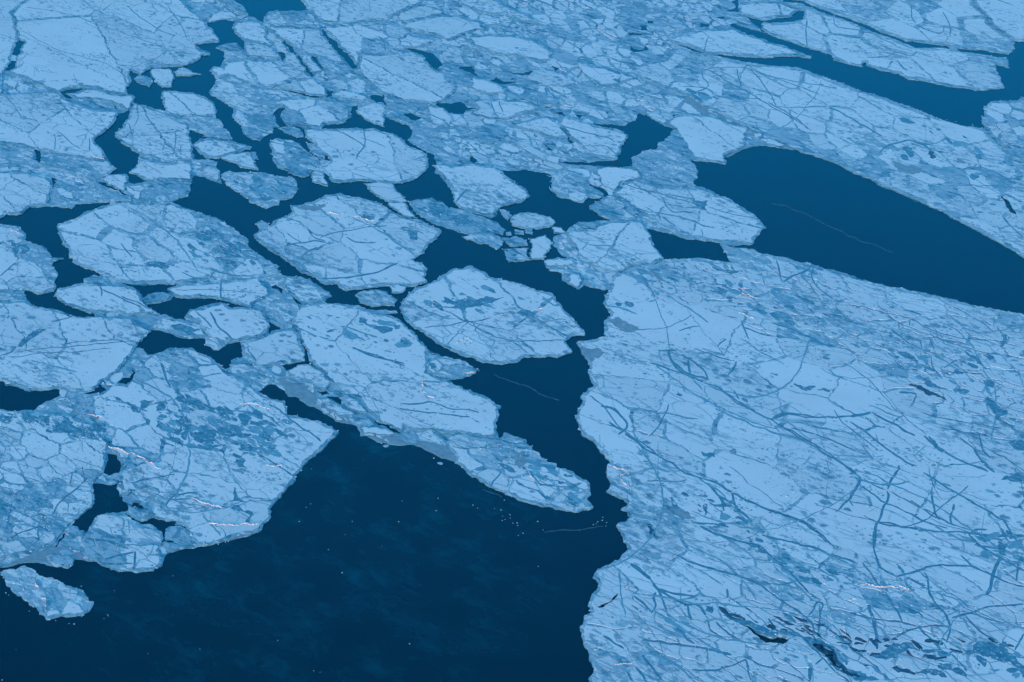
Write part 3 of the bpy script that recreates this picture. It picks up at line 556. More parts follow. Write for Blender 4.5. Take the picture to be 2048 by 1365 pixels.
("13: 312,640 340,602 400,587 560,617 660,622 700,640 840,662 890,672 950,742 1050,782 1160,852 1288,920 1308,980 1288,1030 1328,1070 1290,1093 1230,1108 1100,1098 950,1068 760,1008 600,938 500,868 387,788 380,740 340,680", 42,'r',"curved tongue floe sweeping down right with a pale rounded tip, beside the dark bay"),
("13: 672,598 700,562 760,590 840,620 838,648 780,645 700,630", 26,'g',"small block riding on the shoulder of the curved tongue floe"),
("12: 820,350 870,342 960,372 1058,450 960,460 880,420", 50,'s',"leftmost of a cluster of lozenges in the refrozen gap"),
("12: 960,342 1010,320 1080,350 1135,430 1070,430 1010,390", 50,'s',"upright lozenge beside the left lozenge in the refrozen gap"),
("12: 1032,492 1120,457 1200,492 1080,520", 30,'g',"thin grey lozenge below the upright one"),
("12: 1092,542 1130,530 1300,552 1345,575 1250,588 1130,575", 50,'s',"long low lozenge on the rim of the dark bay"),
("12: 600,152 680,112 750,102 820,152 880,222 860,280 790,278 700,230 620,182", 46,'s',"white trapezoid left of the freckled diagonal floe"),
("11: 1000,82 1070,30 1150,2 1240,-8 1310,-2 1430,60 1530,142 1640,202 1740,265 12: 400,292 573,370 600,457 650,462 800,492 905,530 925,570 868,650 718,780 638,900 540,1020 490,1080 480,1160 440,1213 330,1268 160,1308 60,1338 0,1345 16: 1330,405 1280,330 1230,290 1190,250 1090,170 1000,85 11: 1020,985 890,975 870,1000 822,905 830,835 785,720 745,660 760,560 620,460 520,440 500,335 560,312 700,293 755,262 800,225 890,232 942,160", 52,'p',"broad fan shaped floe with dark bare patches across it, lower left"),
("11: -900,430 0,422 100,417 230,440 500,460 615,500 738,640 715,700 715,750 715,832 690,850 648,910 638,1000 618,1078 500,1163 450,1200 380,1280 16: 365,400 200,470 0,540 -900,560", 46,'p',"pitted floe filling the lower left corner above the dark bay"),
("16: 592,350 640,272 690,217 760,227 880,247 960,277 1050,312 1095,342 1127,390 1107,430 1080,480 1118,520 1092,565 1040,603 930,610 750,597 640,543 562,480 562,400", 52,'g',"shell shaped floe with a grey mantle round two white panels, lower left"),
("16: 457,330 500,302 560,330 588,370 540,380 470,360", 30,'g',"upper of two little grey pieces left of the shell shaped floe"),
("16: 392,400 430,372 530,390 553,440 500,448 430,420", 30,'g',"lower of two little grey pieces left of the shell shaped floe"),
("16: 302,522 380,507 460,507 473,578 430,598 340,570", 30,'g',"small grey flake hanging off the grease ice into the bay"),
("16: 7,632 60,602 165,582 240,622 330,662 480,722 600,762 652,810 618,870 560,918 430,918 330,933 270,890 200,840 160,790 60,710", 26,'g',"lone grey and white floe adrift at the lower left"),
("16: 832,215 850,182 930,182 1010,197 1060,232 1020,263 960,260 870,233", 24,'g',"upper of two streaked slabs right of the narrow black lead, lower left"),
("16: 892,92 960,112 1025,172 940,150", 30,'g',"thin folded flake above the streaked slabs, lower left"),
("16: 1137,345 1150,312 1240,322 1380,362 1440,385 1300,418 1200,420 1145,380", 24,'g',"pinkish rimmed slab tucked under the broad fan floe"),
("16: 1112,442 1140,422 1200,432 1300,427 1420,422 1280,455 1160,488", 26,'g',"lowest grey slab between shell shaped floe and the fan"),
("16: 1030,192 1060,167 1150,202 1238,265 1200,283 1130,280 1060,248", 24,'g',"lower right of the two streaked slabs by the fan floe"),
("6: -900,345 0,347 120,357 175,412 180,460 290,502 380,567 435,575 350,602 403,670 370,740 378,790 300,818 220,798 160,800 60,818 0,815 -900,800", 44,'p',"left edge floe shaped like an open hand with a pointed finger"),
("6: -900,830 160,805 172,850 100,868 -900,872", 26,'r',"thin rubble strip below the hand shaped floe at the left edge"),
("6: -900,875 0,882 150,872 240,907 350,922 500,957 650,972 800,987 900,987 950,1030 1030,1080 1000,1110 930,1190 900,1240 11: 870,85 790,160 750,200 690,240 640,280 500,288 350,283 190,280 130,250 40,212 -900,150", 60,'s',"huge white floe at the left edge with a dark leaf shaped pool on it"),
("6: 387,820 392,792 510,770 580,747 700,757 850,762 940,802 962,840 1000,900 1050,937 1020,960 950,973 880,965 760,950 650,942 600,930 430,870", 48,'s',"cigar shaped floe with two long straight cracks, left"),
("6: 567,720 640,692 700,702 710,740 640,745 580,740", 40,'s',"small round nub atop the cigar shaped floe"),
("6: 972,850 1010,820 1110,802 1168,825 1130,858 1010,878", 40,'s',"small white loaf between two dark leads, left"),
("6: 392,345 520,302 570,262 660,227 760,202 900,187 1090,197 1175,195 1290,242 1440,302 1530,332 1600,372 1688,450 1700,500 1747,545 7: 420,562 528,622 558,688 450,710 300,712 100,716 6: 1400,727 1240,745 1100,743 950,738 800,735 700,693 600,648 500,598 452,520 402,420", 36,'r',"great oval floe streaked with grey on its right half, centre left"),
("6: 1157,777 1250,752 1500,737 1747,718 7: 380,718 440,762 480,822 430,850 360,880 340,908 200,868 140,858 0,843 6: 1230,848 1180,822", 48,'s',"long low floe under the great oval floe crossed by one upright crack"),
("7: -60,925 0,920 90,902 140,887 190,912 330,922 400,922 440,962 468,1010 465,1070 400,1110 260,1148 190,1140 6: 1560,1155 1480,1140 1412,1100 1335,1000 1277,960 1300,925", 52,'s',"white floe with two straight slanting cracks, left of centre"),
("6: 1030,992 1130,962 1280,1002 1380,1050 1405,1108 1380,1123 1240,1103 1130,1080 1030,1062", 30,'d',"slim floe with a dark slushy middle, left"),
("6: 1407,1165 1450,1147 1560,1152 1500,1190 1470,1193", 40,'g',"small chip hanging below the floe with two slanting cracks"),
("7: 282,1160 330,1140 430,1102 520,1062 590,1052 640,1062 680,1122 700,1200 712,1283 640,1288 560,1290 430,1320 380,1290 310,1230", 40,'p',"worn floe with a white hollow, right of the W shaped lead"),
("12: 190,150 215,102 300,90 450,120 500,180 480,238 400,290 300,232", 24,'r',"rubbly neck of ice joining the fan floe to the worn floe"),
("7: 672,1062 720,1092 810,1200 760,1240 722,1190", 46,'s',"small white triangle beside a hair thin lead"),
("7: 440,922 560,852 635,848 680,902 660,960 570,1038 480,1010", 22,'r',"knot of pinkish rubble where four floes meet"),
("7: 562,692 680,692 760,742 850,792 912,825 870,850 720,880 692,885 640,840 560,762", 30,'p',"grey white wedge under the left flank of the dome shaped floe"),
# the very large sheets
("9: 832,487 960,492 1100,540 10: 0,548 280,612 500,672 700,737 1000,802 1250,857 1500,917 1747,967 3400,1500 20: 3400,2300 18: 1340,2300 1302,1365 1292,1330 1332,1290 1252,1120 1212,990 1322,890 1292,840 1332,760 1362,700 1327,650 1362,600 1512,530 1562,460 13: 1540,1340 1482,1215 1572,1160 1522,1090 1562,1060 1500,1010 1402,980 1442,920 1402,830 1442,770 1402,710 1247,590 1202,460 1242,310 1337,240 1272,150 8: 1292,1310 1237,1210 1217,1145 1397,1110 1402,1080 1402,1000 1447,950 1387,880 1442,790 1465,700 9: 250,640 380,605 440,582 560,572 670,577 760,584 890,597", 58,'S',"vast cracked ice sheet filling the whole lower right"),
("4: 540,313 640,351 860,406 1000,436 1150,456 5: 0,451 200,466 450,561 700,641 1100,786 1470,886 1540,950 1620,1060 1747,1150 3400,2100 10: 3400,1290 1747,583 1650,508 1500,428 1330,343 1200,263 1050,188 900,128 760,63 640,0 5: 750,1258 560,1168 420,1103 300,1058 150,1008 4: 1180,950 1000,878 850,800 700,722 600,662 400,600 200,500 300,440 450,400", 44,'S',"long diagonal band of pack between the upper right channel and the big lake"),
("5: 1462,800 1472,740 1520,697 1700,692 1747,662 3400,562 3400,2080 1747,1138 1640,1050 1550,950 1477,885", 52,'p',"rounded floe at the right edge below the end of the channel"),
("4: 960,30 1100,10 1240,20 1330,60 1350,80 1300,122 1200,128 1100,138 1010,115 950,90", 44,'p',"round ended floe cradled in a hooked lead near the top right"),
("5: -60,190 -35,157 110,157 190,152 240,122 245,85 200,62 100,20 230,37 350,87 450,114 560,154 740,234 900,289 1000,329 1200,334 1350,364 1500,394 1630,402 1643,466 1542,440 1560,510 1622,600 1430,630 1180,579 950,544 900,509 670,461 665,430 640,430 640,464 510,430 450,408 415,374 290,330 0,240", 46,'r',"long ragged tailed floe between the two upper right leads"),
("4: 903,197 1000,242 1250,322 1438,386 1438,404 1350,384 1280,384 1130,400 950,388 730,368 620,322 540,308 480,280 600,230 740,203 840,207", 56,'s',"smooth spear shaped tongue pointing right in the upper right channel"),
("5: 60,-300 110,-12 250,13 350,63 450,93 600,143 750,213 950,283 1100,303 1260,318 1400,343 1500,353 1630,373 1688,330 1668,292 1550,203 1400,32 1370,-300", 50,'r',"scratched floe above the thin dark lead, upper right"),
("5: 1390,-300 1412,28 1562,200 1682,288 1747,282 3400,175 3400,-300", 80,'s',"smooth pale sheet in the top right corner"),
]
# ------------------------------------------------------------------ survey: healed cracks (width px : points)
CRACKS = """
3|1: 180,0 85,100 120,160 122,280
2|1: 180,60 340,75 500,110 700,190 900,250 1150,345
2|1: 130,210 250,270 350,330 500,380 700,430 790,480 880,540
3|1: 870,50 930,110 1050,190 1130,235 1200,250
3|1: 1150,50 1190,110 1250,200 1275,270
2|1: 885,475 1000,430 1150,355 1340,380
2|1: 10,640 290,625
3|1: 30,660 90,720 150,820 260,830
3|1: 940,720 945,830 915,870
4|1: 880,850 905,960 915,880 850,950
4|1: 1195,905 1200,980 1190,1060
3|1: 1120,960 1130,1000 1110,1040
3|1: 1235,1000 1225,1040 1240,1070
3|1: 850,845 1000,860 1060,850
4|1: 370,920 380,970 375,1030
4|1: 610,950 620,1000 615,1040
3|1: 400,900 480,980 550,1030
4|2: 908,880 1000,930 1115,1000 1140,1010
5|2: 1120,890 1125,960 1138,1010 1070,1060 1065,1095
3|2: 480,970 560,990 640,1005 740,1060
3|2: 140,550 150,620 180,650
3|2: 450,190 460,260 490,320
3|2: 860,170 1100,190 1300,170
4|2: 1220,250 1260,300 1262,360
3|2: 1380,75 1480,45 1520,30
3|3: 600,205 760,230 900,270 1050,330
3|3: 430,235 520,230 600,210
4|3: 915,630 935,680 940,720
5|3: 625,700 640,770
5|3: 685,700 690,740 700,775
5|3: 740,835 850,810 1000,795
4|3: 0,820 215,790 300,830
4|3: 1115,870 1250,910 1430,950 1470,980
3|3: 1300,1010 1400,1000 1480,1060
3|3: 215,790 280,810 335,860
4|4: 745,200 740,260 715,300 715,360
4|4: 700,480 695,530 750,580 735,605 640,640
5|4: 935,480 945,540 965,580 960,600
4|4: 730,480 900,580 1050,660 1200,750 1350,840 1440,900
3|4: 560,600 640,600 735,605 775,650
3|4: 780,660 1000,680 1100,685
3|4: 700,480 860,465 1000,470 1200,540 1500,650
3|4: 1410,130 1405,230 1415,320
3|4: 700,420 710,460
3|4: 1200,740 1450,740 1560,735
3|5: 260,150 262,240 270,320
3|5: 450,120 460,190 600,210 720,240 880,320
4|5: 980,40 980,140 1010,165
4|5: 1010,180 1100,220 1190,245 1205,215 1190,180
4|5: 1190,90 1220,130 1245,200 1240,260
3|5: 1400,30 1470,120 1560,200
5|5: 420,740 520,790 640,860 780,940
6|5: 760,1050 800,1005 900,980 970,960 1050,990 1100,1020 1125,1060
4|5: 0,710 100,760 220,830 270,890
3|5: 670,400 800,395 880,370 950,375
5|5: 880,420 900,450 950,490
4|5: 1480,890 1560,980 1640,1060 1747,1145
4|10: 1560,1040 1600,1100 1605,1180
4|10: 1600,290 1650,350 1747,440
3|10: 1450,80 1550,80 1747,100
7|8: 385,190 430,140 460,105
3|8: 340,100 420,105
5|6: 830,470 860,520 900,570
6|6: 1232,650 1240,745
5|6: 1470,665 1430,715
4|6: 1240,670 1330,720 1430,720 1600,715
4|6: 1440,640 1540,690 1700,700
6|6: 1512,740 1505,850
3|6: 1200,790 1400,790 1600,800 1747,815
4|6: 1590,880 1640,850 1680,825
6|6: 1340,940 1400,1000 1450,1045
7|6: 1440,945 1480,1030 1590,1135
5|6: 700,790 830,850 960,910
5|6: 830,840 960,880 1000,920
7|6: 685,760 690,800 695,835
5|6: 0,700 60,650 110,610
5|6: 0,1245 80,1220 110,1180
3|6: 110,1215 300,1195 500,1180 760,1150 880,1145
3|6: 60,1255 300,1225 540,1215 760,1190
4|6: 350,1010 420,1000 490,970
4|7: 820,440 880,410 1000,390 1150,370 1280,350
5|7: 600,490 700,470 790,455 860,470
5|7: 1000,430 1050,465 1200,470
5|7: 690,570 740,530 790,500
6|7: 1450,580 1350,610 1200,680 1000,715 830,712
5|7: 1555,540 1400,560
4|7: 590,400 650,450 700,470
5|7: 740,390 790,440 850,460
4|7: 1370,365 1460,380 1530,410
6|12: 690,-40 705,0 735,50
6|7: 1040,1190 1200,1240 1400,1310
3|7: 330,1180 350,1240 390,1280
5|12: 330,0 350,40 390,80
4|8: 0,910 200,910 350,915 600,880 700,850
4|8: 170,1055 350,1030 500,1010 620,990
4|8: 720,1140 900,1140 1100,1140
4|8: 770,1150 820,1180 865,1225
4|8: 970,835 1000,870 1060,910
4|8: 900,970 1050,1060 1150,1110
3|8: 560,715 590,730 600,720
4|9: 170,70 300,110 420,140 520,150 640,180
4|9: 160,180 250,240 400,265 520,290 650,330 780,375
4|9: 430,170 450,220 490,260 640,265
4|9: 405,265 415,320
3|9: 740,230 900,280 1080,300
4|9: 690,375 710,400 700,425
4|9: 1240,0 1240,1
5|13: 0,375 100,375 200,365 300,400 360,410 470,420 540,440
5|13: 0,410 150,435 350,455 480,470
3|13: 300,640 340,600 400,585
4|13: 380,760 370,710 300,650
4|13: 350,670 450,675 600,670
5|13: 880,845 960,930 1050,940
5|13: 950,935 1150,940 1250,960
6|13: 1400,390 1480,440 1560,510 1550,560 1490,590
5|13: 1290,320 1420,430 1500,540 1600,610 1747,720
6|9: 1200,590 1220,650 1245,740
5|9: 1370,690 1430,750 1470,820
6|9: 1450,640 1440,700 1480,780 1590,855
7|9: 1250,740 1330,690 1400,670 1450,620
5|9: 540,1075 600,1050 680,1040
5|9: 800,1180 830,1150 860,1130
6|9: 880,1360 935,1300 930,1280
8|9: 465,1210 480,1270 530,1340 600,1365
6|9: 610,1290 612,1365
5|9: 980,1050 1100,1090 1240,1120
6|9: 960,1000 980,1060 1020,1130
4|9: 640,1200 780,1240 900,1280
4|10: 500,900 650,905 800,950 920,975 1000,1000 1100,1060 1300,1120 1550,1140 1747,1190
4|10: 760,950 900,1020 1050,1080 1230,1150 1450,1215 1747,1260
5|10: 890,1015 892,1055
5|10: 968,1000 958,1035
6|10: 920,925 980,940 1050,965
6|10: 840,1060 900,1110 970,1165
5|10: 1040,1130 1050,1190
5|10: 1100,1120 1135,1200
5|10: 460,900 500,950 530,1000
5|10: 0,1010 200,1080 400,1170 600,1220
5|10: 180,830 240,870 320,890
8|14: 0,390 80,400 150,460 190,520 170,570 60,500
7|14: 170,575 300,680 420,745 500,790 560,850 650,880 700,890
4|14: 320,905 440,910 590,905
8|14: 700,890 780,910 900,985 1000,1040 1150,1100 1400,1190 1520,1280 1600,1365
8|14: 735,920 800,1000 880,1050 920,1070
9|14: 900,975 915,1070 950,1120 1020,1160
7|14: 760,960 830,1030 850,1110
7|14: 640,1190 800,1195 880,1220
6|14: 340,100 500,150 700,220 820,275 950,370 1060,430
7|14: 460,20 500,90 600,170 740,210
8|14: 605,80 615,170
6|14: 865,185 900,140 935,100
7|14: 915,290 945,350
7|14: 560,40 640,90 700,130 730,200
5|14: 830,280 930,380 1050,430 1180,490 1220,520 1300,560 1450,650 1550,710 1650,780 1747,850
12|14: 1170,480 1220,455 1300,445
6|14: 1290,445 1400,450 1480,465 1570,470 1747,462
5|14: 1300,545 1450,580 1600,640 1747,700
9|14: 1410,290 1360,265 1320,240
6|14: 470,380 440,470 380,560 330,600
6|15: 0,1100 150,1150 260,1200 350,1270 400,1330
7|15: 560,500 680,580 800,680 950,780 1010,805
4|15: 450,420 500,500 600,580 700,650 760,700
7|15: 710,440 800,490 900,545 1000,600
8|15: 1060,600 1150,670 1250,730 1370,790 1500,840
5|15: 80,530 200,600 330,680 430,740 550,820 620,870
11|15: 620,870 635,890 600,960 550,1030
8|15: 550,1030 500,1080 475,1110
6|15: 550,1030 575,1075
5|15: 650,890 720,930 800,960
12|15: 890,800 900,830
10|15: 890,830 850,890 815,960
9|15: 810,970 830,1020 790,1090 765,1150 740,1220 735,1300 720,1365
6|15: 760,1190 900,1215 1100,1245 1320,1250 1500,1285 1747,1280
4|15: 840,980 1000,1070 1150,1130 1260,1200
8|15: 1120,980 1135,1060 1145,1130 1170,1165
11|15: 1265,1060 1262,1110
8|15: 1262,1110 1245,1170 1260,1200
7|15: 1060,850 1150,900 1250,970 1400,1050 1550,1150 1640,1190
5|15: 1310,610 1400,680 1430,740 1500,800
8|15: 1400,690 1450,780 1550,850
6|15: 380,470 250,460 110,445
10|15: 560,465 640,455 700,440
6|15: 900,300 1020,310 990,380 970,400
4|15: 1040,440 1200,480 1400,510 1600,545
5|15: 1180,540 1300,560 1450,600
5|15: 1110,60 1120,120 1190,210
6|15: 1200,130 1290,80
6|15: 1190,150 1300,165 1470,165
6|15: 1440,80 1490,150
8|15: 1340,20 1430,90
8|15: 1440,600 1470,700 1510,750
8|19: 500,495 650,570 800,610 950,650 1100,720 1200,790 1330,870 1400,920
8|19: 680,310 780,360 900,400 1000,420 1110,460
8|19: 1110,370 1250,400 1450,455 1580,510 1747,560
8|19: 1100,440 1180,520 1290,610 1330,650 1350,690 1440,780 1480,800
14|19: 215,565 280,610 350,670
9|19: 350,670 390,740 480,790 600,850 650,830 690,860 720,920
8|19: 390,740 420,800 470,930
10|19: 600,850 600,900 620,950
8|19: 400,740 520,765 640,785
8|19: 380,760 360,800 380,850 350,910
9|19: 240,790 300,840 350,900
8|19: 215,850 280,900
8|19: 740,960 740,1010 850,1090
8|19: 800,960 870,1040 960,1100
10|19: 290,1080 450,1100 600,1120 780,1160 900,1180
8|19: 20,1060 90,1110 160,1150
10|19: 560,1020 580,1070 640,1110
10|19: 290,1190 350,1270 420,1365
9|19: 250,1280 310,1365
8|19: 190,1300 220,1365
8|19: 640,1295 800,1295 900,1270 1000,1215 1020,1300 1030,1365
6|19: 1020,1220 1200,1290 1380,1350
12|19: 1440,1280 1430,1365
9|19: 1520,1215 1470,1260
8|19: 870,740 885,830
8|19: 1490,850 1500,950 1490,1040
8|19: 1470,820 1450,900 1420,915
7|19: 1400,920 1460,980 1450,1060
7|20: 735,290 715,470 750,590 870,655
8|20: 870,655 1000,620 1060,595 1180,570 1400,590
7|20: 1400,590 1500,630 1600,680 1747,720
6|20: 1310,510 1370,570 1440,610
7|20: 940,660 1070,715
7|20: 1070,620 1090,690 1100,760 1140,830 1200,890 1240,980 1245,1040 1215,1110
6|20: 880,660 880,690
7|20: 640,560 720,650 800,770 870,880 920,960
8|20: 560,900 690,940 860,960 920,965 1000,1000 1040,1010
8|20: 790,1100 880,1065 1000,1010 1130,995 1240,990
7|20: 1040,1020 1100,1080 1170,1140
14|20: 690,850 710,950 745,1060 740,1140
8|20: 1250,940 1380,900 1500,860 1650,845 1747,845
7|20: 1350,930 1420,1000 1500,1060 1560,1090
14|20: 1590,520 1540,620 1530,700 1490,780
8|20: 1360,360 1440,440 1560,520 1747,610
9|20: 1380,350 1500,370 1747,375
7|20: 1380,350 1420,325 1490,330
7|20: 1420,440 1520,460 1600,470
8|20: 1600,270 1650,340 1747,480
8|20: 1720,540 1700,600 1690,680
7|20: 300,860 330,820 380,840 350,900 345,1020
6|20: 1240,1180 1290,1230 1360,1300
8|20: 1747,1040 1710,1100 1690,1160
6|11: 360,1130 400,1050 500,970 600,880
5|11: 480,920 495,850
5|11: 930,910 1050,880 1200,855
6|11: 1130,1080 1160,1020 1230,1000 1350,980
5|11: 1160,1035 1300,1035
9|11: 1100,100 1130,180 1160,270
5|11: 560,800 570,870
5|16: 80,390 150,350 270,310
9|16: 600,390 760,410 880,460 1080,480
7|16: 720,530 800,510 910,490
9|16: 920,480 915,600
7|16: 700,560 800,565 900,560
5|12: 1060,0 1200,60 1400,100
"""
# dark bare-ice patches and slush pools lying in floes
PATCHES = """
k|5: 1110,1040 1148,1050 1132,1088 1112,1080
k|19: 1440,1095 1580,1155 1700,1290 1747,1320 1640,1260 1500,1170
k|15: 890,232 1040,270 1150,320 1230,355 1100,315 1000,280
k|13: 1690,1200 1720,1215 1780,1300 1740,1285
k|20: 600,1222 730,1250 700,1262 640,1250
k|20: 825,1262 1000,1280 1110,1310 980,1312 880,1300
k|20: 850,1185 900,1130 990,1152 900,1195
k|20: 720,1172 800,1160 805,1200 760,1195
k|20: 270,1100 380,1150 440,1180 500,1262 620,1312 560,1322 470,1250 380,1178
k|19: 850,915 900,915 965,945 940,970 900,945
n|20: 1300,1195 1420,1150 1500,1135 1620,1100 1590,1180 1700,1265 1747,1290 1740,1340 1690,1290 1560,1200 1440,1190
n|15: 1600,885 1740,868 1750,915 1660,912
n|15: 1480,365 1580,372 1610,420 1660,435 1580,495 1530,430
n|15: 1640,655 1747,640 2100,700 2100,740 1700,705
d|8: 270,885 330,855 430,850 530,850 640,855 700,850 600,880 500,905 430,912 330,895
d|6: 120,1175 150,1130 200,1090 260,1065 310,1060 290,1085 240,1120 200,1150 150,1175
d|6: 70,470 110,480 120,540 125,590 100,560 85,510
d|6: 130,480 185,490 185,530 140,540
n|11: 140,435 260,445 250,490 200,520
n|11: 275,455 350,465 320,510 275,515
n|11: 340,570 400,520 480,480 530,510 575,580 530,600 430,590
n|11: 560,535 650,520 710,545 650,585 600,570
n|11: 1055,445 1080,390 1130,370 1120,420 1080,450
n|11: 800,315 850,345 900,380 945,420 945,465 900,430 850,380
n|11: 1150,270 1220,320 1400,380 1440,410 1390,410 1250,360 1180,340
n|11: 1180,580 1205,510 1235,460 1245,480 1225,590
n|11: 1240,600 1260,490 1280,450 1300,530 1290,610
n|11: 1340,580 1390,550 1470,570 1460,620 1420,660
n|11: 1480,570 1560,545 1620,590 1560,600
n|11: 950,350 1040,360 1000,410 960,420
n|11: 1060,600 1130,640 1190,660 1120,660
n|11: 1590,930 1640,990 1700,1040 1620,1040
n|11: 1580,1085 1640,1080 1740,1150 1700,1190 1660,1200 1690,1150
n|12: 240,760 300,770 310,830 270,830
n|12: 400,600 440,650 450,740 410,720
n|7: 1090,975 1150,985 1170,1030 1100,1020
n|7: 1100,270 1200,290 1180,310 1120,300
n|7: 1360,370 1450,385 1500,410 1500,460 1450,450 1420,410
t|7: 640,215 760,220 880,200 820,250 720,260
t|12: 220,830 300,840 290,860
n|9: 640,190 740,180 720,210 720,270 700,260 640,250
t|9: 200,600 320,650 430,760 400,690
n|9: 790,790 870,800 840,820
n|9: 840,850 900,840 880,880 860,880
n|14: 545,290 580,300 560,325 530,320
n|14: 680,700 770,720 775,750 730,740
n|14: 470,1010 510,1015 515,1045 470,1035
n|14: 690,1090 740,1080 730,1120 690,1145
n|14: 1320,240 1400,265 1460,265 1400,290
n|10: 1600,1090 1620,1110 1600,1180 1580,1160
n|10: 1390,1230 1440,1260 1480,1330 1420,1290
n|15: 850,60 880,110 860,110
n|15: 1060,130 1090,180 1060,170
n|19: 870,920 1000,960 1150,1020 1290,1060 1440,1085 1600,1100 1560,1130 1400,1110 1250,1075 1100,1040 960,980
n|19: 700,840 760,860 790,900 730,890
n|19: 1210,900 1300,930 1340,970 1280,950
n|19: 1240,480 1290,490 1310,540 1270,520
n|20: 700,1165 900,1120 1000,1150 1170,1150 1290,1180 1100,1170 990,1165 880,1200 760,1200
n|20: 1290,1200 1400,1140 1640,1090 1640,1120 1600,1190 1747,1280 1747,1350 1600,1230 1400,1195
n|20: 80,900 150,930 200,970 150,950
n|13: 1690,1195 1725,1210 1790,1310 1745,1290
t|13: 1240,5 1330,0 1380,30 1300,100 1260,60
t|13: 730,730 830,700 850,770 800,800
t|14: 850,690 900,680 930,710 880,730
t|14: 410,1080 460,1040 580,1120 640,1180 420,1140
n|20: 1390,1150 1480,1120 1640,1090 1620,1150 1700,1230 1747,1290 1600,1240 1450,1200
n|20: 300,1110 420,1170 520,1250 640,1300 760,1330 740,1365 600,1345 480,1290 400,1200
n|20: 1000,1270 1100,1290 1200,1310 1260,1340 1120,1340 1010,1310
n|20: 1240,1290 1330,1300 1300,1320
n|20: 1560,400 1620,420 1600,520 1550,480
n|20: 1380,400 1430,430 1390,450
n|19: 940,930 1050,990 1150,1010 1100,1040 1000,1000
n|19: 1600,1170 1700,1220 1680,1240
n|15: 1590,890 1680,860 1760,880 1740,930 1650,920
n|15: 1640,650 1747,630 1780,710 1690,710
n|15: 1100,610 1150,650 1180,700 1130,680
n|9: 780,630 870,640 960,660 900,680 800,660
n|9: 1320,830 1430,870 1460,900 1360,870
n|10: 830,1070 870,1110 850,1130
n|10: 860,1190 960,1230 1000,1290 900,1240
n|14: 1460,290 1540,270 1600,260 1560,290
n|14: 340,1210 380,1260 400,1310 360,1270
t|9: 60,1000 160,980 260,1060 180,1080
n|6: 1000,600 1100,590 1190,640 1100,650 1010,630
n|6: 1150,1040 1230,1030 1350,1070 1300,1100 1180,1080
n|8: 170,190 320,210 400,300 520,320 440,350 300,300 220,270
n|8: 200,1290 260,1310 230,1340
t|5: 850,1110 950,1130 1080,1150 1010,1200 900,1180
t|5: 1290,1090 1320,1100 1380,1130 1300,1120
"""
GREASE = [
("16: -60,600 0,585 60,560 200,500 300,460 370,435 430,440 560,480 650,545 560,538 460,538 380,520 300,548 200,552 60,578", "smooth grey grease ice welding the floes at the lower left shore"),
("12: 1130,588 1250,592 1350,585 1440,602 1500,622 1600,640 1680,662 1735,730 1740,768 1650,740 1560,702 1450,652 1300,645 1200,628", "grey grease ice rim curving along the top of the dark bay"),
("4: 590,655 680,690 800,770 900,830 1020,880 1180,950 1320,1020 1250,1012 1170,965 1000,895 880,840 760,800 640,760 560,730", "pale grey streak of grease ice running down to the big lake"),
("4: 850,1075 920,1040 980,1008 1060,1000 980,1022 930,1050 880,1075", "thin grey grease film on the left shore of the big lake"),
("4: 90,690 180,690 300,730 340,770 300,790 270,770 240,740 150,720", "hazy grey film at the head of the small bay"),
("12: 770,640 880,610 870,650 780,720 760,700", "grey film on the right rim of the fan shaped floe"),
("17: -20,370 100,360 240,350 330,320 440,280 440,308 330,368 200,400 60,430 -10,440 -80,430", "grey grease band along the bottom of the fan shaped floe"),
("12: 520,200 570,190 680,220 780,300 900,380 1000,470 1050,510 990,500 930,488 850,425 750,385 670,330 590,300", "mushy grey strip on the north side of the black wedge"),
("13: 1410,975 1440,920 1500,950 1560,1050 1500,1010", "small dark grey flap off the west shore of the vast sheet"),
]
THREADS = [("10: 20,190 100,210 250,265 400,340 560,420 700,470 850,530", "hair thin pale thread crossing the big lake"),
("13: 640,165 720,200 820,240 900,270 960,300 1020,325 1090,345", "thin pale thread below the shield shaped floe"),
("13: 570,960 640,985 700,1010", "short faint thread under the curved tongue floe"),
("18: 980,340 1080,338 1180,322 1280,318 1380,300", "wavy pale thread near the mouth of the dark bay")]
RIDGES = """
6|11: 620,430 760,460 900,515 1000,500
6|11: 740,650 850,720 1000,770 1120,830 1250,865
6|11: 1300,1040 1400,1075 1500,1085 1747,1050
6|12: 280,370 420,400 600,440
5|12: 430,800 560,800 600,790
7|17: 60,290 180,300 330,290 440,280
5|12: 180,1060 350,1080
6|7: 860,260 1000,280 1210,320
5|7: 340,780 430,850 520,900
6|8: 650,980 760,940 900,940 1010,910
6|8: 380,1160 480,1110 500,1180 400,1240
5|8: 200,1140 300,1200 500,1270 680,1300
6|13: 300,570 450,580 600,612 655,590
5|13: 440,180 520,170
5|13: 230,40 380,70 500,80
5|13: 640,660 690,650
6|13: 870,840 910,900 930,930
7|18: 1560,750 1600,660 1625,640
7|18: 1290,1160 1370,1160
7|18: 1460,1250 1600,1270 1620,1220
6|18: 1370,1040 1430,1020
6|18: 1560,1010 1680,1000
6|16: 1150,310 1250,325 1380,360
6|16: 1400,420 1450,430
6|16: 320,930 300,860 230,680
6|9: 880,760 960,790 1100,760
6|9: 900,850 1000,830 1080,860
5|9: 930,940 1080,1010
6|20: 380,750 480,790 620,790
6|20: 500,900 520,1000 540,1080
5|20: 640,700 800,710 900,730 1000,780
6|1: 620,1050 720,1100 760,1150
5|6: 60,380 120,400 150,410
5|3: 1040,330 1040,400 1020,450
5|4: 170,250 215,260 250,300
6|12: 1560,190 1500,300 1600,360
6|14: 80,790 200,830 130,900 230,1000
5|14: 200,850 290,960
"""
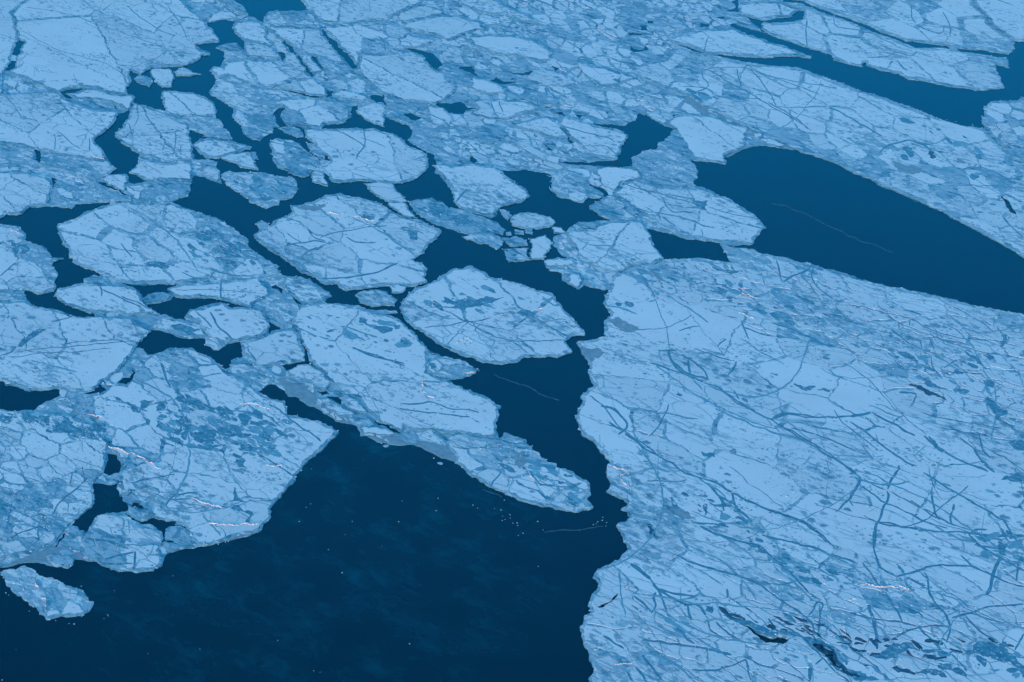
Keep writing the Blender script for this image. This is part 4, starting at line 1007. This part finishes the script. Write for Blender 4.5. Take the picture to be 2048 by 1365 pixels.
FIELDS = """
170|12|11: 1050,440 1180,290 1440,400 1747,440 12: 600,480 560,700 400,780 11: 1500,700 1150,660
60|11|11: 0,440 700,480 720,640 500,620 200,520 0,520
70|9|9: 300,620 900,610 1300,800 1747,1000 1747,1130 1000,960 500,800 100,950 100,760
50|10|15: 800,20 1500,0 1747,300 1500,500 1200,330 900,250
70|10|19: 450,60 900,120 1300,500 1747,620 1747,760 1300,650 1000,420 700,260 420,200
26|13|7: 690,930 1280,1000 1500,1200 1200,1160 700,1050
40|12|5: 900,800 1700,1000 1747,1300 1300,1250 850,1150
40|13|7: 0,320 300,500 500,650 200,640 -100,560
34|10|7: 170,20 640,60 600,130 440,180 300,120
22|12|8: 150,200 330,220 640,360 500,380 250,320
30|12|20: 0,900 700,1130 1100,1180 1747,1180 1747,1330 900,1330 400,1200
30|13|20: 1300,350 1747,330 1747,620 1550,560
26|11|4: 0,430 500,600 900,700 500,660 100,560
24|12|8: 600,760 1050,850 1180,1050 900,960 400,940 150,880
24|12|13: 600,680 900,720 1250,930 1250,1060 900,1020 700,850
"""
# ------------------------------------------------------------------ the sea
def grid_plane(name, x0, x1, y0, y1, z, mat):
    return link_mesh(name, [(x0, y0, z), (x1, y0, z), (x1, y1, z), (x0, y1, z)], [(0, 1, 2, 3)], mat)
sea = tag(grid_plane('sea_water', -20000, 20000, -20000, 20000, 0.0, M_SEA), kind='structure')

# ------------------------------------------------------------------ outlines on the water
WATER = {k: T(v) for k, v in WATER_TXT.items()}
WLOOPS = {k: outline(v, 0.6, 1.0) for k, v in WATER.items()}
FL = []
for i, (txt, size, ch, label) in enumerate(FLOES):
    px = T(txt)
    FL.append(dict(i=i, px=px, size=size, ch=ch, label=label, loop=outline(px, 0.5, 1.0)))

def floe_at(pts):
    """index of the floe most of these survey points lie on, or None"""
    best, bi = 0, None
    for f in FL:
        c = int(inside(pts, f['px']).sum())
        if c > best: best, bi = c, f['i']
    return bi if best * 2 >= len(pts) else None

def ribbon(pts, w, seedv):
    """strip of varying width round a polyline (survey units) -> closed polygon"""
    P = [np.array(p, float) for p in pts]
    D = []
    for a, b in zip(P[:-1], P[1:]):
        n = max(1, int(np.hypot(*(b - a)) / 5.0))
        for q in range(n): D.append(a + (b - a) * q / n)
    D.append(P[-1])
    # soften corners
    for _ in range(2):
        D = [D[0]] + [(D[i - 1] + D[i] * 2 + D[i + 1]) / 4 for i in range(1, len(D) - 1)] + [D[-1]]
    L, R = [], []
    n = len(D)
    for i, p in enumerate(D):
        t = D[min(i + 1, n - 1)] - D[max(i - 1, 0)]
        l = math.hypot(t[0], t[1]) or 1.0
        nx, ny = -t[1] / l, t[0] / l
        e = min(1.0, 0.55 + 1.2 * min(i, n - 1 - i) / max(n * 0.12, 1))
        k = 0.5 * w * e * (0.8 + 0.6 * abs(mnoise.noise(Vector((p[0] * .06, p[1] * .06, seedv)))))
        jit = mnoise.noise(Vector((p[0] * .045, p[1] * .045, seedv + 9))) * 2.2
        L.append((p[0] + nx * (k + jit), p[1] + ny * (k + jit))); R.append((p[0] - nx * (k - jit), p[1] - ny * (k - jit)))
    return L + R[::-1]

CUT = {}     # floe index -> list of (loop, kind)
def cut_add(fi, loop, kind): CUT.setdefault(fi, []).append((loop, kind))
for n, line in enumerate(CRACKS.strip().splitlines()):
    w, txt = line.split('|'); pts = T(txt)
    if len(pts) < 2: continue
    fi = floe_at(pts)
    if fi is None: continue
    keep = inside(pts, FL[fi]['px']); 
    run = [p for p, k in zip(pts, keep) if k]
    if len(run) < 2: continue
    cut_add(fi, outline(ribbon(run, float(w) * 0.56, n * 3.1), 1.0, 0.3), 'crack')
for n, line in enumerate(PATCHES.strip().splitlines()):
    k, txt = line.split('|'); pts = T(txt); fi = floe_at(pts)
    if fi is None: continue
    cut_add(fi, outline(pts, 0.5, 1.5), {'d': 'slush', 'n': 'new', 't': 'grey', 'k': 'black'}[k])

# fields of scoured, snow-free hollows
rnd = random.Random(91)
for line in FIELDS.strip().splitlines():
    cnt, sz, txt = line.split('|'); reg = T(txt); A_ = np.array(reg); k = 0
    for _ in range(4000):
        if k >= int(cnt): break
        x = rnd.uniform(A_[:, 0].min(), A_[:, 0].max()); y = rnd.uniform(A_[:, 1].min(), A_[:, 1].max())
        if not inside([(x, y)], reg)[0]: continue
        r = float(sz) * rnd.choice((.4, .55, .7, 1.0, 1.5)); an_ = math.radians(rnd.gauss(22, 14)); asp = rnd.uniform(.22, .5)
        m_ = rnd.randint(6, 9); pts = []
        for q in range(m_):
            t = q * 6.2832 / m_; e = rnd.uniform(.55, 1.15)
            u, v = math.cos(t) * r * e, math.sin(t) * r * asp * e
            pts.append((x + u * math.cos(an_) - v * math.sin(an_), y + u * math.sin(an_) + v * math.cos(an_)))
        fi = floe_at(pts)
        if fi is None or not inside(pts, FL[fi]['px']).all(): continue
        k += 1
        cut_add(fi, outline(pts, 0.6, 0.6), rnd.choice(('new', 'hollow', 'old_', 'old_')))

# broken dark streaks along the sheared band low on the vast sheet
for _ in range(46):
    t = rnd.random(); x = 1450 + 560 * t + rnd.gauss(0, 16); y = 1232 + 72 * min(1, t * 1.6) + rnd.gauss(0, 13)
    L = rnd.uniform(10, 42); an_ = math.radians(rnd.gauss(20, 9)); line = [(x + math.cos(an_) * L * (q / 4 - .5), y + math.sin(an_) * L * (q / 4 - .5) + rnd.gauss(0, 1.5)) for q in range(5)]
    fi = floe_at(line)
    if fi is not None: cut_add(fi, outline(ribbon(line, rnd.uniform(3, 7), rnd.random() * 50), .7, .9), 'black')

# finer healed cracks running with the shear, curved and branching
def _area(p):
    s_ = 0
    for i in range(len(p)): a = p[i]; b = p[(i + 1) % len(p)]; s_ += a[0] * b[1] - b[0] * a[1]
    return abs(s_ / 2)
rnd = random.Random(31)
for f in FL:
    P = np.array(f['px']); P[:, 0] = P[:, 0].clip(-60, 2110); P[:, 1] = P[:, 1].clip(-60, 1430)
    ar = _area(P.tolist())
    per = {'s': 16000, 'p': 6500, 'r': 4500, 'g': 6000, 'd': 9000, 'S': 4400}[f['ch']]
    x0, y0 = P.min(0); x1, y1 = P.max(0); sc = min(1.0, math.sqrt(ar) / 260.0)
    for q in range(min(130, int(ar / per + rnd.random()))):
        x, y = rnd.uniform(x0, x1), rnd.uniform(y0, y1)
        persp = 0.55 + 0.75 * max(0, y) / 1365.0
        if rnd.random() < .84: a = math.radians(rnd.gauss(25, 8)); L = rnd.uniform(60, 330) * sc * persp
        else: a = math.radians(rnd.uniform(60, 130)); L = rnd.uniform(25, 95) * sc * persp
        curl = rnd.gauss(0, .035); line = []; d = 0
        while d < L:
            if inside([(x, y)], f['px'])[0]: line.append((x, y))
            elif line: break
            st_ = 12 * persp; x += math.cos(a) * st_; y += math.sin(a) * st_; d += st_
            a += curl + rnd.gauss(0, .07)
        if len(line) < 3: continue
        if f['ch'] == 'S' and any(inside(line, w).any() for w in WATER.values()): continue
        w = rnd.choice((1.2, 1.5, 1.9, 2.6, 3.4)) * persp
        cut_add(f['i'], outline(ribbon(line, w, rnd.random() * 90), 1.0, 0.5), 'old' if rnd.random() < .72 else 'crack')

# ------------------------------------------------------------------ breaking a floe into its plates
TH = math.radians(23.0); CT, ST = math.cos(TH), math.sin(TH)
def to_uv(p, st): return ((p[0] * CT + p[1] * ST) / st, -p[0] * ST + p[1] * CT)
def from_uv(q, st): u, v = q[0] * st, q[1]; return (u * CT - v * ST, u * ST + v * CT)
def clip_half(poly, nx, ny, d):
    out = []; n = len(poly)
    for i in range(n):
        a = poly[i]; b = poly[(i + 1) % n]
        da = a[0] * nx + a[1] * ny - d; db = b[0] * nx + b[1] * ny - d
        if da <= 0: out.append(a)
        if (da < 0 < db) or (db < 0 < da):
            t = da / (da - db); out.append((a[0] + (b[0] - a[0]) * t, a[1] + (b[1] - a[1]) * t))
    return out
def area(p):
    s = 0
    for i in range(len(p)): a = p[i]; b = p[(i + 1) % len(p)]; s += a[0] * b[1] - b[0] * a[1]
    return s / 2
def shrink(poly, r):
    if area(poly) < 0: poly = poly[::-1]
    n = len(poly); out = []
    for i in range(n):
        p0, p1, p2 = poly[i - 1], poly[i], poly[(i + 1) % n]
        ax, ay = p1[0] - p0[0], p1[1] - p0[1]; bx, by = p2[0] - p1[0], p2[1] - p1[1]
        la = math.hypot(ax, ay) or 1; lb = math.hypot(bx, by) or 1
        nx = -ay / la - by / lb; ny = ax / la + bx / lb; l = math.hypot(nx, ny) or 1
        out.append((p1[0] + nx / l * r, p1[1] + ny / l * r))
    return out
def densify_px(poly, d=14):
    out = []
    for i in range(len(poly)):
        a = poly[i]; b = poly[(i + 1) % len(poly)]; n = max(1, int(math.hypot(b[0] - a[0], b[1] - a[1]) / d))
        out += [(a[0] + (b[0] - a[0]) * q / n, a[1] + (b[1] - a[1]) * q / n) for q in range(n)]
    return out
def cells(poly, size, st, vary, gap, rnd, rmax=None):
    """irregular plates tiling poly (survey units)"""
    for nx, ny, d in ((1, 0, 2200), (-1, 0, 150), (0, 1, 1480), (0, -1, 110)):
        poly = clip_half(poly, nx, ny, d)
        if len(poly) < 3: return []
    U = [to_uv(p, st) for p in poly]
    A = np.array(U); x0, y0 = A.min(0); x1, y1 = A.max(0)
    seeds = []; grid = {}
    g = size * 0.35
    tries = int(min(60000, 40 + (x1 - x0) * (y1 - y0) / (size * size) * 60))
    cand = np.array([(rnd.uniform(x0 - size * .2, x1 + size * .2), rnd.uniform(y0 - size * .2, y1 + size * .2)) for _ in range(tries)])
    ok = inside(cand, U)
    SX = []
    buck = {}
    B = size * 1.6
    for (u, v), o in zip(cand.tolist(), ok.tolist()):
        if not o: continue
        nz = 0.5 + 0.9 * mnoise.noise(Vector((u / (size * 2.8), v / (size * 2.2), size * .7)))
        nz = min(1, max(0, nz))
        r = size * 0.62 * ((1 - vary) + vary * (0.28 + 1.9 * nz * nz))
        bx, by = int(u // B), int(v // B); bad = False
        for ix in (bx - 1, bx, bx + 1):
            for iy in (by - 1, by, by + 1):
                for (su, sv, sr) in buck.get((ix, iy), ()):
                    if (su - u) ** 2 + (sv - v) ** 2 < (0.5 * (sr + r)) ** 2 * 2.6: bad = True; break
                if bad: break
            if bad: break
        if bad: continue
        buck.setdefault((bx, by), []).append((u, v, r)); SX.append((u, v, r))
    if len(SX) < 2: return [(poly, 0)]
    Sx = np.array(SX); out = []
    for i, (u, v, r) in enumerate(SX):
        d2 = (Sx[:, 0] - u) ** 2 + (Sx[:, 1] - v) ** 2
        nb = np.argsort(d2)[1:20]
        c = U
        for j in nb:
            du, dv = Sx[j, 0] - u, Sx[j, 1] - v; l = math.hypot(du, dv)
            nx, ny = du / l, dv / l
            gp = gap * (0.35 + 1.3 * (((i * 7 + int(j) * 7) % 11) / 10.0))
            d = (u + du / 2) * nx + (v + dv / 2) * ny - gp / 2
            c = clip_half(c, nx, ny, d)
            if len(c) < 3: break
        if len(c) >= 3 and abs(area(c)) > 12:
            out.append(([from_uv(q, st) for q in c], r / size))
    return out

STYLE = {  # size factor, stretch, vary, gap, rim, rough chance
 's': (1.5, 1.8, 0.75, 1.7, 4.2, 0.15), 'p': (0.95, 2.0, 1.0, 2.4, 5.0, 0.28), 'r': (0.85, 2.5, 0.9, 3.4, 5.0, 0.28),
 'g': (0.80, 1.6, 0.6, 5.0, 5.0, 0.45), 'd': (0.8, 2.6, 0.7, 6.0, 6.0, 0.6), 'S': (1.15, 2.4, 1.0, 2.3, 6.0, 0.28)}

def in_frame(poly):
    A = np.array(poly); return A[:, 0].max() > -5 and A[:, 0].min() < 2053 and A[:, 1].max() > -5 and A[:, 1].min() < 1370

def blocks_mesh(spots, rnd, s0, s1, h0, h1, origin, z):
    """tilted angular blocks; spots = ground points"""
    V, F = [], []
    for (x, y) in spots:
        a = rnd.uniform(0, math.pi); sx = rnd.uniform(s0, s1); sy = sx * rnd.uniform(.35, .8); h = rnd.uniform(h0, h1)
        tx, ty = rnd.uniform(-.35, .35), rnd.uniform(-.35, .35); b = len(V)
        ca, sa = math.cos(a), math.sin(a)
        for k, (px_, py_) in enumerate(((-1, -1), (1, -.8), (.8, 1), (-.9, .9))):
            X = px_ * sx / 2 * rnd.uniform(.7, 1.1); Y = py_ * sy / 2 * rnd.uniform(.7, 1.1)
            V.append((x + X * ca - Y * sa - origin[0], y + X * sa + Y * ca - origin[1], z - 0.12))
        for k in range(4):
            vx, vy, vz = V[b + k]
            q = .82
            cx, cy = x - origin[0], y - origin[1]
            V.append((cx + (vx - cx) * q, cy + (vy - cy) * q, z + h + (vx - cx) * tx + (vy - cy) * ty))
        F += [(b + 4, b + 5, b + 6, b + 7)] + [(b + k, b + (k + 1) % 4, b + 4 + (k + 1) % 4, b + 4 + k) for k in range(4)]
    return V, F

n_plate = 0
for f in FL:
    i, ch = f['i'], f['ch']; rnd = random.Random(1000 + i)
    A = np.array(f['loop']); vis = [p for p in f['px'] if -50 < p[0] < 2100 and -50 < p[1] < 1420] or f['px']
    G = groundA(vis); cx, cy = float(G[:, 0].mean()), float(G[:, 1].mean())
    root = bpy.data.objects.new('ice_floe', None); COL.objects.link(root); root.location = (cx, cy, 0); root.empty_display_size = 5
    tag(root, f['label'], 'ice floe', 'floes of the broken pack')
    px_area = abs(area(f['px']))
    h = {'s': .42, 'p': .38, 'r': .34, 'g': .26, 'd': .24, 'S': .40}[ch] + (i * 37 % 23) * 0.0043
    s = slab(f['loop'], list(WLOOPS.values()) if ch == 'S' else [], -0.4, h, (cx, cy))
    link_slab('ice_body', s, {'s': M_ICE, 'p': M_ICE, 'S': M_RUBBLE, 'r': M_RUBBLE, 'g': M_RUBBLE, 'd': M_ICE}[ch], root)
    cuts = CUT.get(i, [])
    holes = [c[0] for c in cuts]
    sf, st, vary, gap, rim, rough = STYLE[ch]
    if px_area < 2500: sf *= 1.2; gap *= .8; rim = min(rim, 2.4)
    inner = shrink(densify_px(f['px'], 22), rim)
    cl = cells(inner, f['size'] * sf, st, vary, gap, rnd)
    wl = [WATER[k] for k in WATER if len(k) > 1 and k[0] == 'r' or k == 'w13'] if ch == 'S' else []
    wloops = [WLOOPS[k] for k in WLOOPS if len(k) > 1 and k[0] == 'r'] if ch == 'S' else []
    cl.sort(key=lambda c: -abs(area(c[0])) * (1 if in_frame(c[0]) else 0.01))
    extraV, extraF = [], []; n_here = 0
    for n, (poly, rr) in enumerate(cl):
        a = abs(area(poly)); small = a < 420
        u = rnd.random()
        if small and u < rough: continue
        if ch == 'd' and u < .45: continue
        mc = np.mean(poly, 0)
        if a < 1400 and mnoise.noise(Vector((mc[0] * .011, mc[1] * .02, 3.3))) > .16: continue
        u = rnd.random()
        if a > 1300 or ch == 's': mat = M_SNOW[0] if u < .75 else M_SNOW[1]
        else: mat = M_SNOW[0] if u < .35 else (M_SNOW[1] if u < .65 else (M_SNOW[2] if u < 1 - rough * .6 else M_THIN))
        if ch in 'gd' and u > .6: mat = M_THIN
        zt = h + 0.05 + rnd.random() * 0.05
        loop = outline(poly, 0.7 if a > 300 else 1.1, 1.0)
        s = slab(loop, holes + wloops, h - 0.05, zt, (cx, cy))
        if not s: continue
        if n < 290 and n_here < 290:
            for q in pieces(s):
                link_slab('snow_plate', q, mat, root); n_plate += 1; n_here += 1
        else:
            b = len(extraV); extraV += s[0]; extraF += [tuple(k + b for k in q) for q in s[1]]
    if extraV: tag(link_mesh('small_snow_plates', extraV, extraF, M_SNOW[1], root), kind='stuff')
    for loop, kind in cuts:
        nm, mt, dz = {'old': ('healed_crack', M_LEAD_PALE, .03), 'crack': ('healed_crack', M_LEAD, .02), 'old_': ('bare_ice_patch', M_LEAD_PALE, .032), 'black': ('bare_ice_patch', M_BLACKICE, .03), 'hollow': ('bare_ice_patch', M_LEAD, .03), 'slush': ('slush_pool', M_NILAS, .035), 'new': ('bare_ice_patch', M_NILAS, .035), 'grey': ('grey_ice_patch', M_GREASE, .03)}[kind]
        s = slab(loop, list(WLOOPS.values()) if ch == 'S' else [], h - .03, h + dz + rnd.random() * .012, (cx, cy))
        for q in (pieces(s) if s else []): link_slab(nm, q, mt, root)
    # loose rubble along the rim and over crushed ground
    spots = []
    per = {'s': .10, 'p': .3, 'r': .9, 'g': .4, 'd': .6, 'S': .12}[ch]
    m = int(min(2600, px_area / 60 * per))
    if m > 3:
        xs = [p[0] for p in vis]; ys = [p[1] for p in vis]
        c = np.array([(rnd.uniform(min(xs), max(xs)), rnd.uniform(min(ys), max(ys))) for _ in range(m * 2)])
        nn = np.array([mnoise.noise(Vector((p[0] * .02, p[1] * .045, 4.4))) for p in c])
        okm = inside(c, inner) & (nn > 0.02)
        for w in wl: okm &= ~inside(c, w)
        for (lp, k) in []: pass
        spots = groundA(c[okm]).tolist() if okm.any() else []
    # rim
    for q in range(0, len(f['loop']), 9):
        if rnd.random() < (.5 if ch != 's' else .25):
            x, y = f['loop'][q]; spots.append((x + rnd.uniform(-.4, .4), y + rnd.uniform(-.4, .4)))
    if len(spots) > 3:
        V, F = blocks_mesh(spots, rnd, .3, .9, .04, .14, (cx, cy), h + .05)
        tag(link_mesh('loose_rubble', V, F, M_THIN, root), kind='stuff')
    f['root'] = root; f['h'] = h; f['org'] = (cx, cy)

# ridges of tilted blocks
for n, line in enumerate(RIDGES.strip().splitlines()):
    w, txt = line.split('|'); pts = T(txt); fi = floe_at(pts)
    if fi is None: continue
    f = FL[fi]; rnd = random.Random(500 + n)
    G = [tuple(p) for p in groundA(pts)]; sp = []
    for a, b in zip(G[:-1], G[1:]):
        d = math.hypot(b[0] - a[0], b[1] - a[1]); m = max(2, int(d / .33))
        for q in range(m):
            t = q / m; x, y = warp_pt(a[0] + (b[0] - a[0]) * t, a[1] + (b[1] - a[1]) * t, 1.3)
            if mnoise.noise(Vector((x * .11, y * .11, 2))) > -.15: sp.append((x + rnd.gauss(0, .05), y + rnd.gauss(0, .12)))
    if len(sp) > 3:
        V, F = [], []
        runs, cur = [], [sp[0]]
        for p in sp[1:]:
            if math.hypot(p[0] - cur[-1][0], p[1] - cur[-1][1]) < 2.2: cur.append(p)
            else: runs.append(cur); cur = [p]
        runs.append(cur)
        ox, oy = f['org']; z = f['h'] + .08
        for r_ in runs:
            if len(r_) < 4: continue
            b = len(V); m = len(r_)
            for q, (x, y) in enumerate(r_):
                e = min(1, q / 4, (m - 1 - q) / 4); hh = (.04 + .30 * rnd.random()) * e + .01; w_ = (.12 + .26 * rnd.random()) * (.2 + .8 * e)
                V += [(x - ox, y - oy - w_, z - .1), (x - ox + rnd.gauss(0, .08), y - oy + rnd.gauss(0, .1), z + hh), (x - ox, y - oy + w_, z - .1)]
            for q in range(m - 1):
                a = b + q * 3
                F += [(a, a + 3, a + 4, a + 1), (a + 1, a + 4, a + 5, a + 2)]
        if F: tag(link_mesh('pressure_ridge', V, F, M_BLOCK, f['root']), kind='stuff')

# ------------------------------------------------------------------ brash and fragments between the floes
rect = outline([(-262, -92), (1000, -92), (2560, -92), (2560, 1300), (2560, 1700), (1200, 1700), (-262, 1700)], 4.0, 0.5)
s = slab(rect, list(WLOOPS.values()), -0.3, 0.14)
brash = tag(link_slab('brash_ice', s, M_BRASH), 'crushed grey ice mush packed between the floes', 'brash ice', kind='stuff')

CHAIN = T("8: 1140,378 1230,320 1330,335 1300,400 1180,430 1200,520 1250,570 1240,680 1440,740 1440,790 1360,770 1250,700 1130,560 1040,480 1060,430")
s = slab(outline(CHAIN, .7, 1.0), [], -.3, .10)
tag(link_slab('brash_ice', s, M_BRASH), 'slush and splinters holding together the chain of little broken blocks', 'brash ice', kind='stuff')
rnd = random.Random(77)
fc = []
for (x0, y0, x1, y1, sz) in ((-60, -60, 2110, 420, 13), (-60, 420, 1500, 1140, 15)):
    box = [(x0, y0), (x1, y0), (x1, y1), (x0, y1)]
    fc += cells(box, sz, 2.1, 1.0, 2.5, rnd)
cent = np.array([np.mean(c[0], 0) for c in fc]); bad = np.zeros(len(fc), bool)
for f in FL: bad |= inside(cent, f['px'])
off = np.cumsum([0] + [len(c[0]) for c in fc]); allp = np.concatenate([np.array(c[0]) for c in fc])
wet = np.zeros(len(allp), bool)
for w in WATER.values(): wet |= inside(allp, w)
wet &= ~inside(allp, CHAIN)
frags = [c[0] for k, c in enumerate(fc) if not bad[k] and not wet[off[k]:off[k + 1]].any() and in_frame(c[0])]
def vis_area(p): return abs(area(p))
frags.sort(key=vis_area, reverse=True)
restV, restF = [], []
for n, poly in enumerate(frags):
    if rnd.random() < .12: continue
    G = groundA(poly); cx, cy = float(G[:, 0].mean()), float(G[:, 1].mean())
    loop = outline(poly, 1.0, 1.0)
    org = (cx, cy) if n < 300 else (0, 0)
    s = slab(loop, [], -0.05, 0.17 + (n % 17) * .006, org)
    if not s: continue
    mt = rnd.choice((M_SNOW[0], M_SNOW[0], M_SNOW[0], M_SNOW[1], M_SNOW[1], M_SNOW[2], M_THIN))
    if n < 300:
        o = link_slab('ice_fragment', s, mt, None, (cx, cy, 0))
        tag(o, 'small angular ice fragment jammed in the crushed ice between larger floes', 'ice fragment', 'small fragments jammed between the floes')
    else:
        b = len(restV); restV += s[0]; restF += [tuple(k + b for k in q) for q in s[1]]
if restV: tag(link_mesh('small_ice_fragments', restV, restF, M_SNOW[1]), 'countless tiny ice splinters packed between the floes', 'ice splinters', kind='stuff')

# grease ice, threads of new ice, drifting bits
for txt, label in GREASE:
    px = T(txt); s = slab(outline(px, .8, .5), [], -.02, .185)
    tag(link_slab('grease_ice', s, M_GREASE), label, 'grease ice')
for n, (txt, label) in enumerate(THREADS):
    s = slab(outline(ribbon(T(txt), 1.6, 40 + n), 2.0, .6), [], -.02, .03)
    tag(link_slab('new_ice_thread', s, M_THREAD), label, 'ice thread')
BITS = T("18: 712,122 645,180 690,190 700,232 750,222 752,245 718,255 698,262 770,280 800,278 803,296 940,268 978,326 808,365 1225,328 1340,285 1380,260 1410,275 1385,240 1405,300 1350,270 1320,290 260,110 498,157 530,177 943,575 65,1103 245,195 840,348 17: 1040,268 1240,437 970,618 1430,1103 820,1297 777,1287 876,460 990,358 678,268 1625,110 1380,128 530,1080 725,172 755,148 1615,195 1355,270 12: 1240,640 1270,655 1640,775 1595,740 700,800 720,780 690,790 760,815 640,890 16: 555,710 780,740 110,1143 735,905 710,930 740,912 505,968 472,965 15,1350 1365,1140 380,945 1555,405 1500,410 1010,1170 1180,640 40,755 60,770 200,880 11: 1560,1305 1540,1312 1490,1330")
rnd = random.Random(5)
for n, p in enumerate(BITS):
    x, y = ground(*p); r = rnd.uniform(.10, .27) if n not in (46, 47) else 1.0
    m = 7; ring = [(math.cos(k * 6.283 / m) * r * rnd.uniform(.7, 1.2), math.sin(k * 6.283 / m) * r * rnd.uniform(.7, 1.2)) for k in range(m)]
    V = [(a, b, -.05) for a, b in ring] + [(a * .8, b * .8, .12) for a, b in ring]
    F = [tuple(range(m, 2 * m))] + [(k, (k + 1) % m, m + (k + 1) % m, m + k) for k in range(m)]
    o = link_mesh('drifting_ice_bit', V, F, M_THIN if n % 4 else M_SNOW[2], None, (x, y, 0))
    tag(o, 'tiny crumb of ice adrift on the dark open water of the bay', 'ice crumb', 'crumbs of ice adrift in the dark bay')

# ------------------------------------------------------------------ air
def haze_box():
    x, y0, y1, z0, z1 = 21000, -21000, 21000, -1.0, H + 1.5
    V = [(-x, y0, z0), (x, y0, z0), (x, y1, z0), (-x, y1, z0), (-x, y0, z1), (x, y0, z1), (x, y1, z1), (-x, y1, z1)]
    F = [(0, 3, 2, 1), (4, 5, 6, 7), (0, 1, 5, 4), (1, 2, 6, 5), (2, 3, 7, 6), (3, 0, 4, 7)]
    m = bpy.data.materials.new('air_haze'); m.use_nodes = True; t = m.node_tree; t.nodes.clear()
    o = t.nodes.new('ShaderNodeOutputMaterial'); v = t.nodes.new('ShaderNodeVolumePrincipled')
    v.inputs['Color'].default_value = (0.03, 0.50, 1.0, 1); v.inputs['Density'].default_value = HAZE
    t.links.new(v.outputs[0], o.inputs['Volume'])
    tag(link_mesh('haze', V, F, m), 'thin blue evening haze over the sea', 'haze', kind='stuff')
HAZE = 0.000066
haze_box()
print('plates', n_plate, 'frags', len(frags), 'floes', len(FL), 'objects', len(bpy.data.objects))
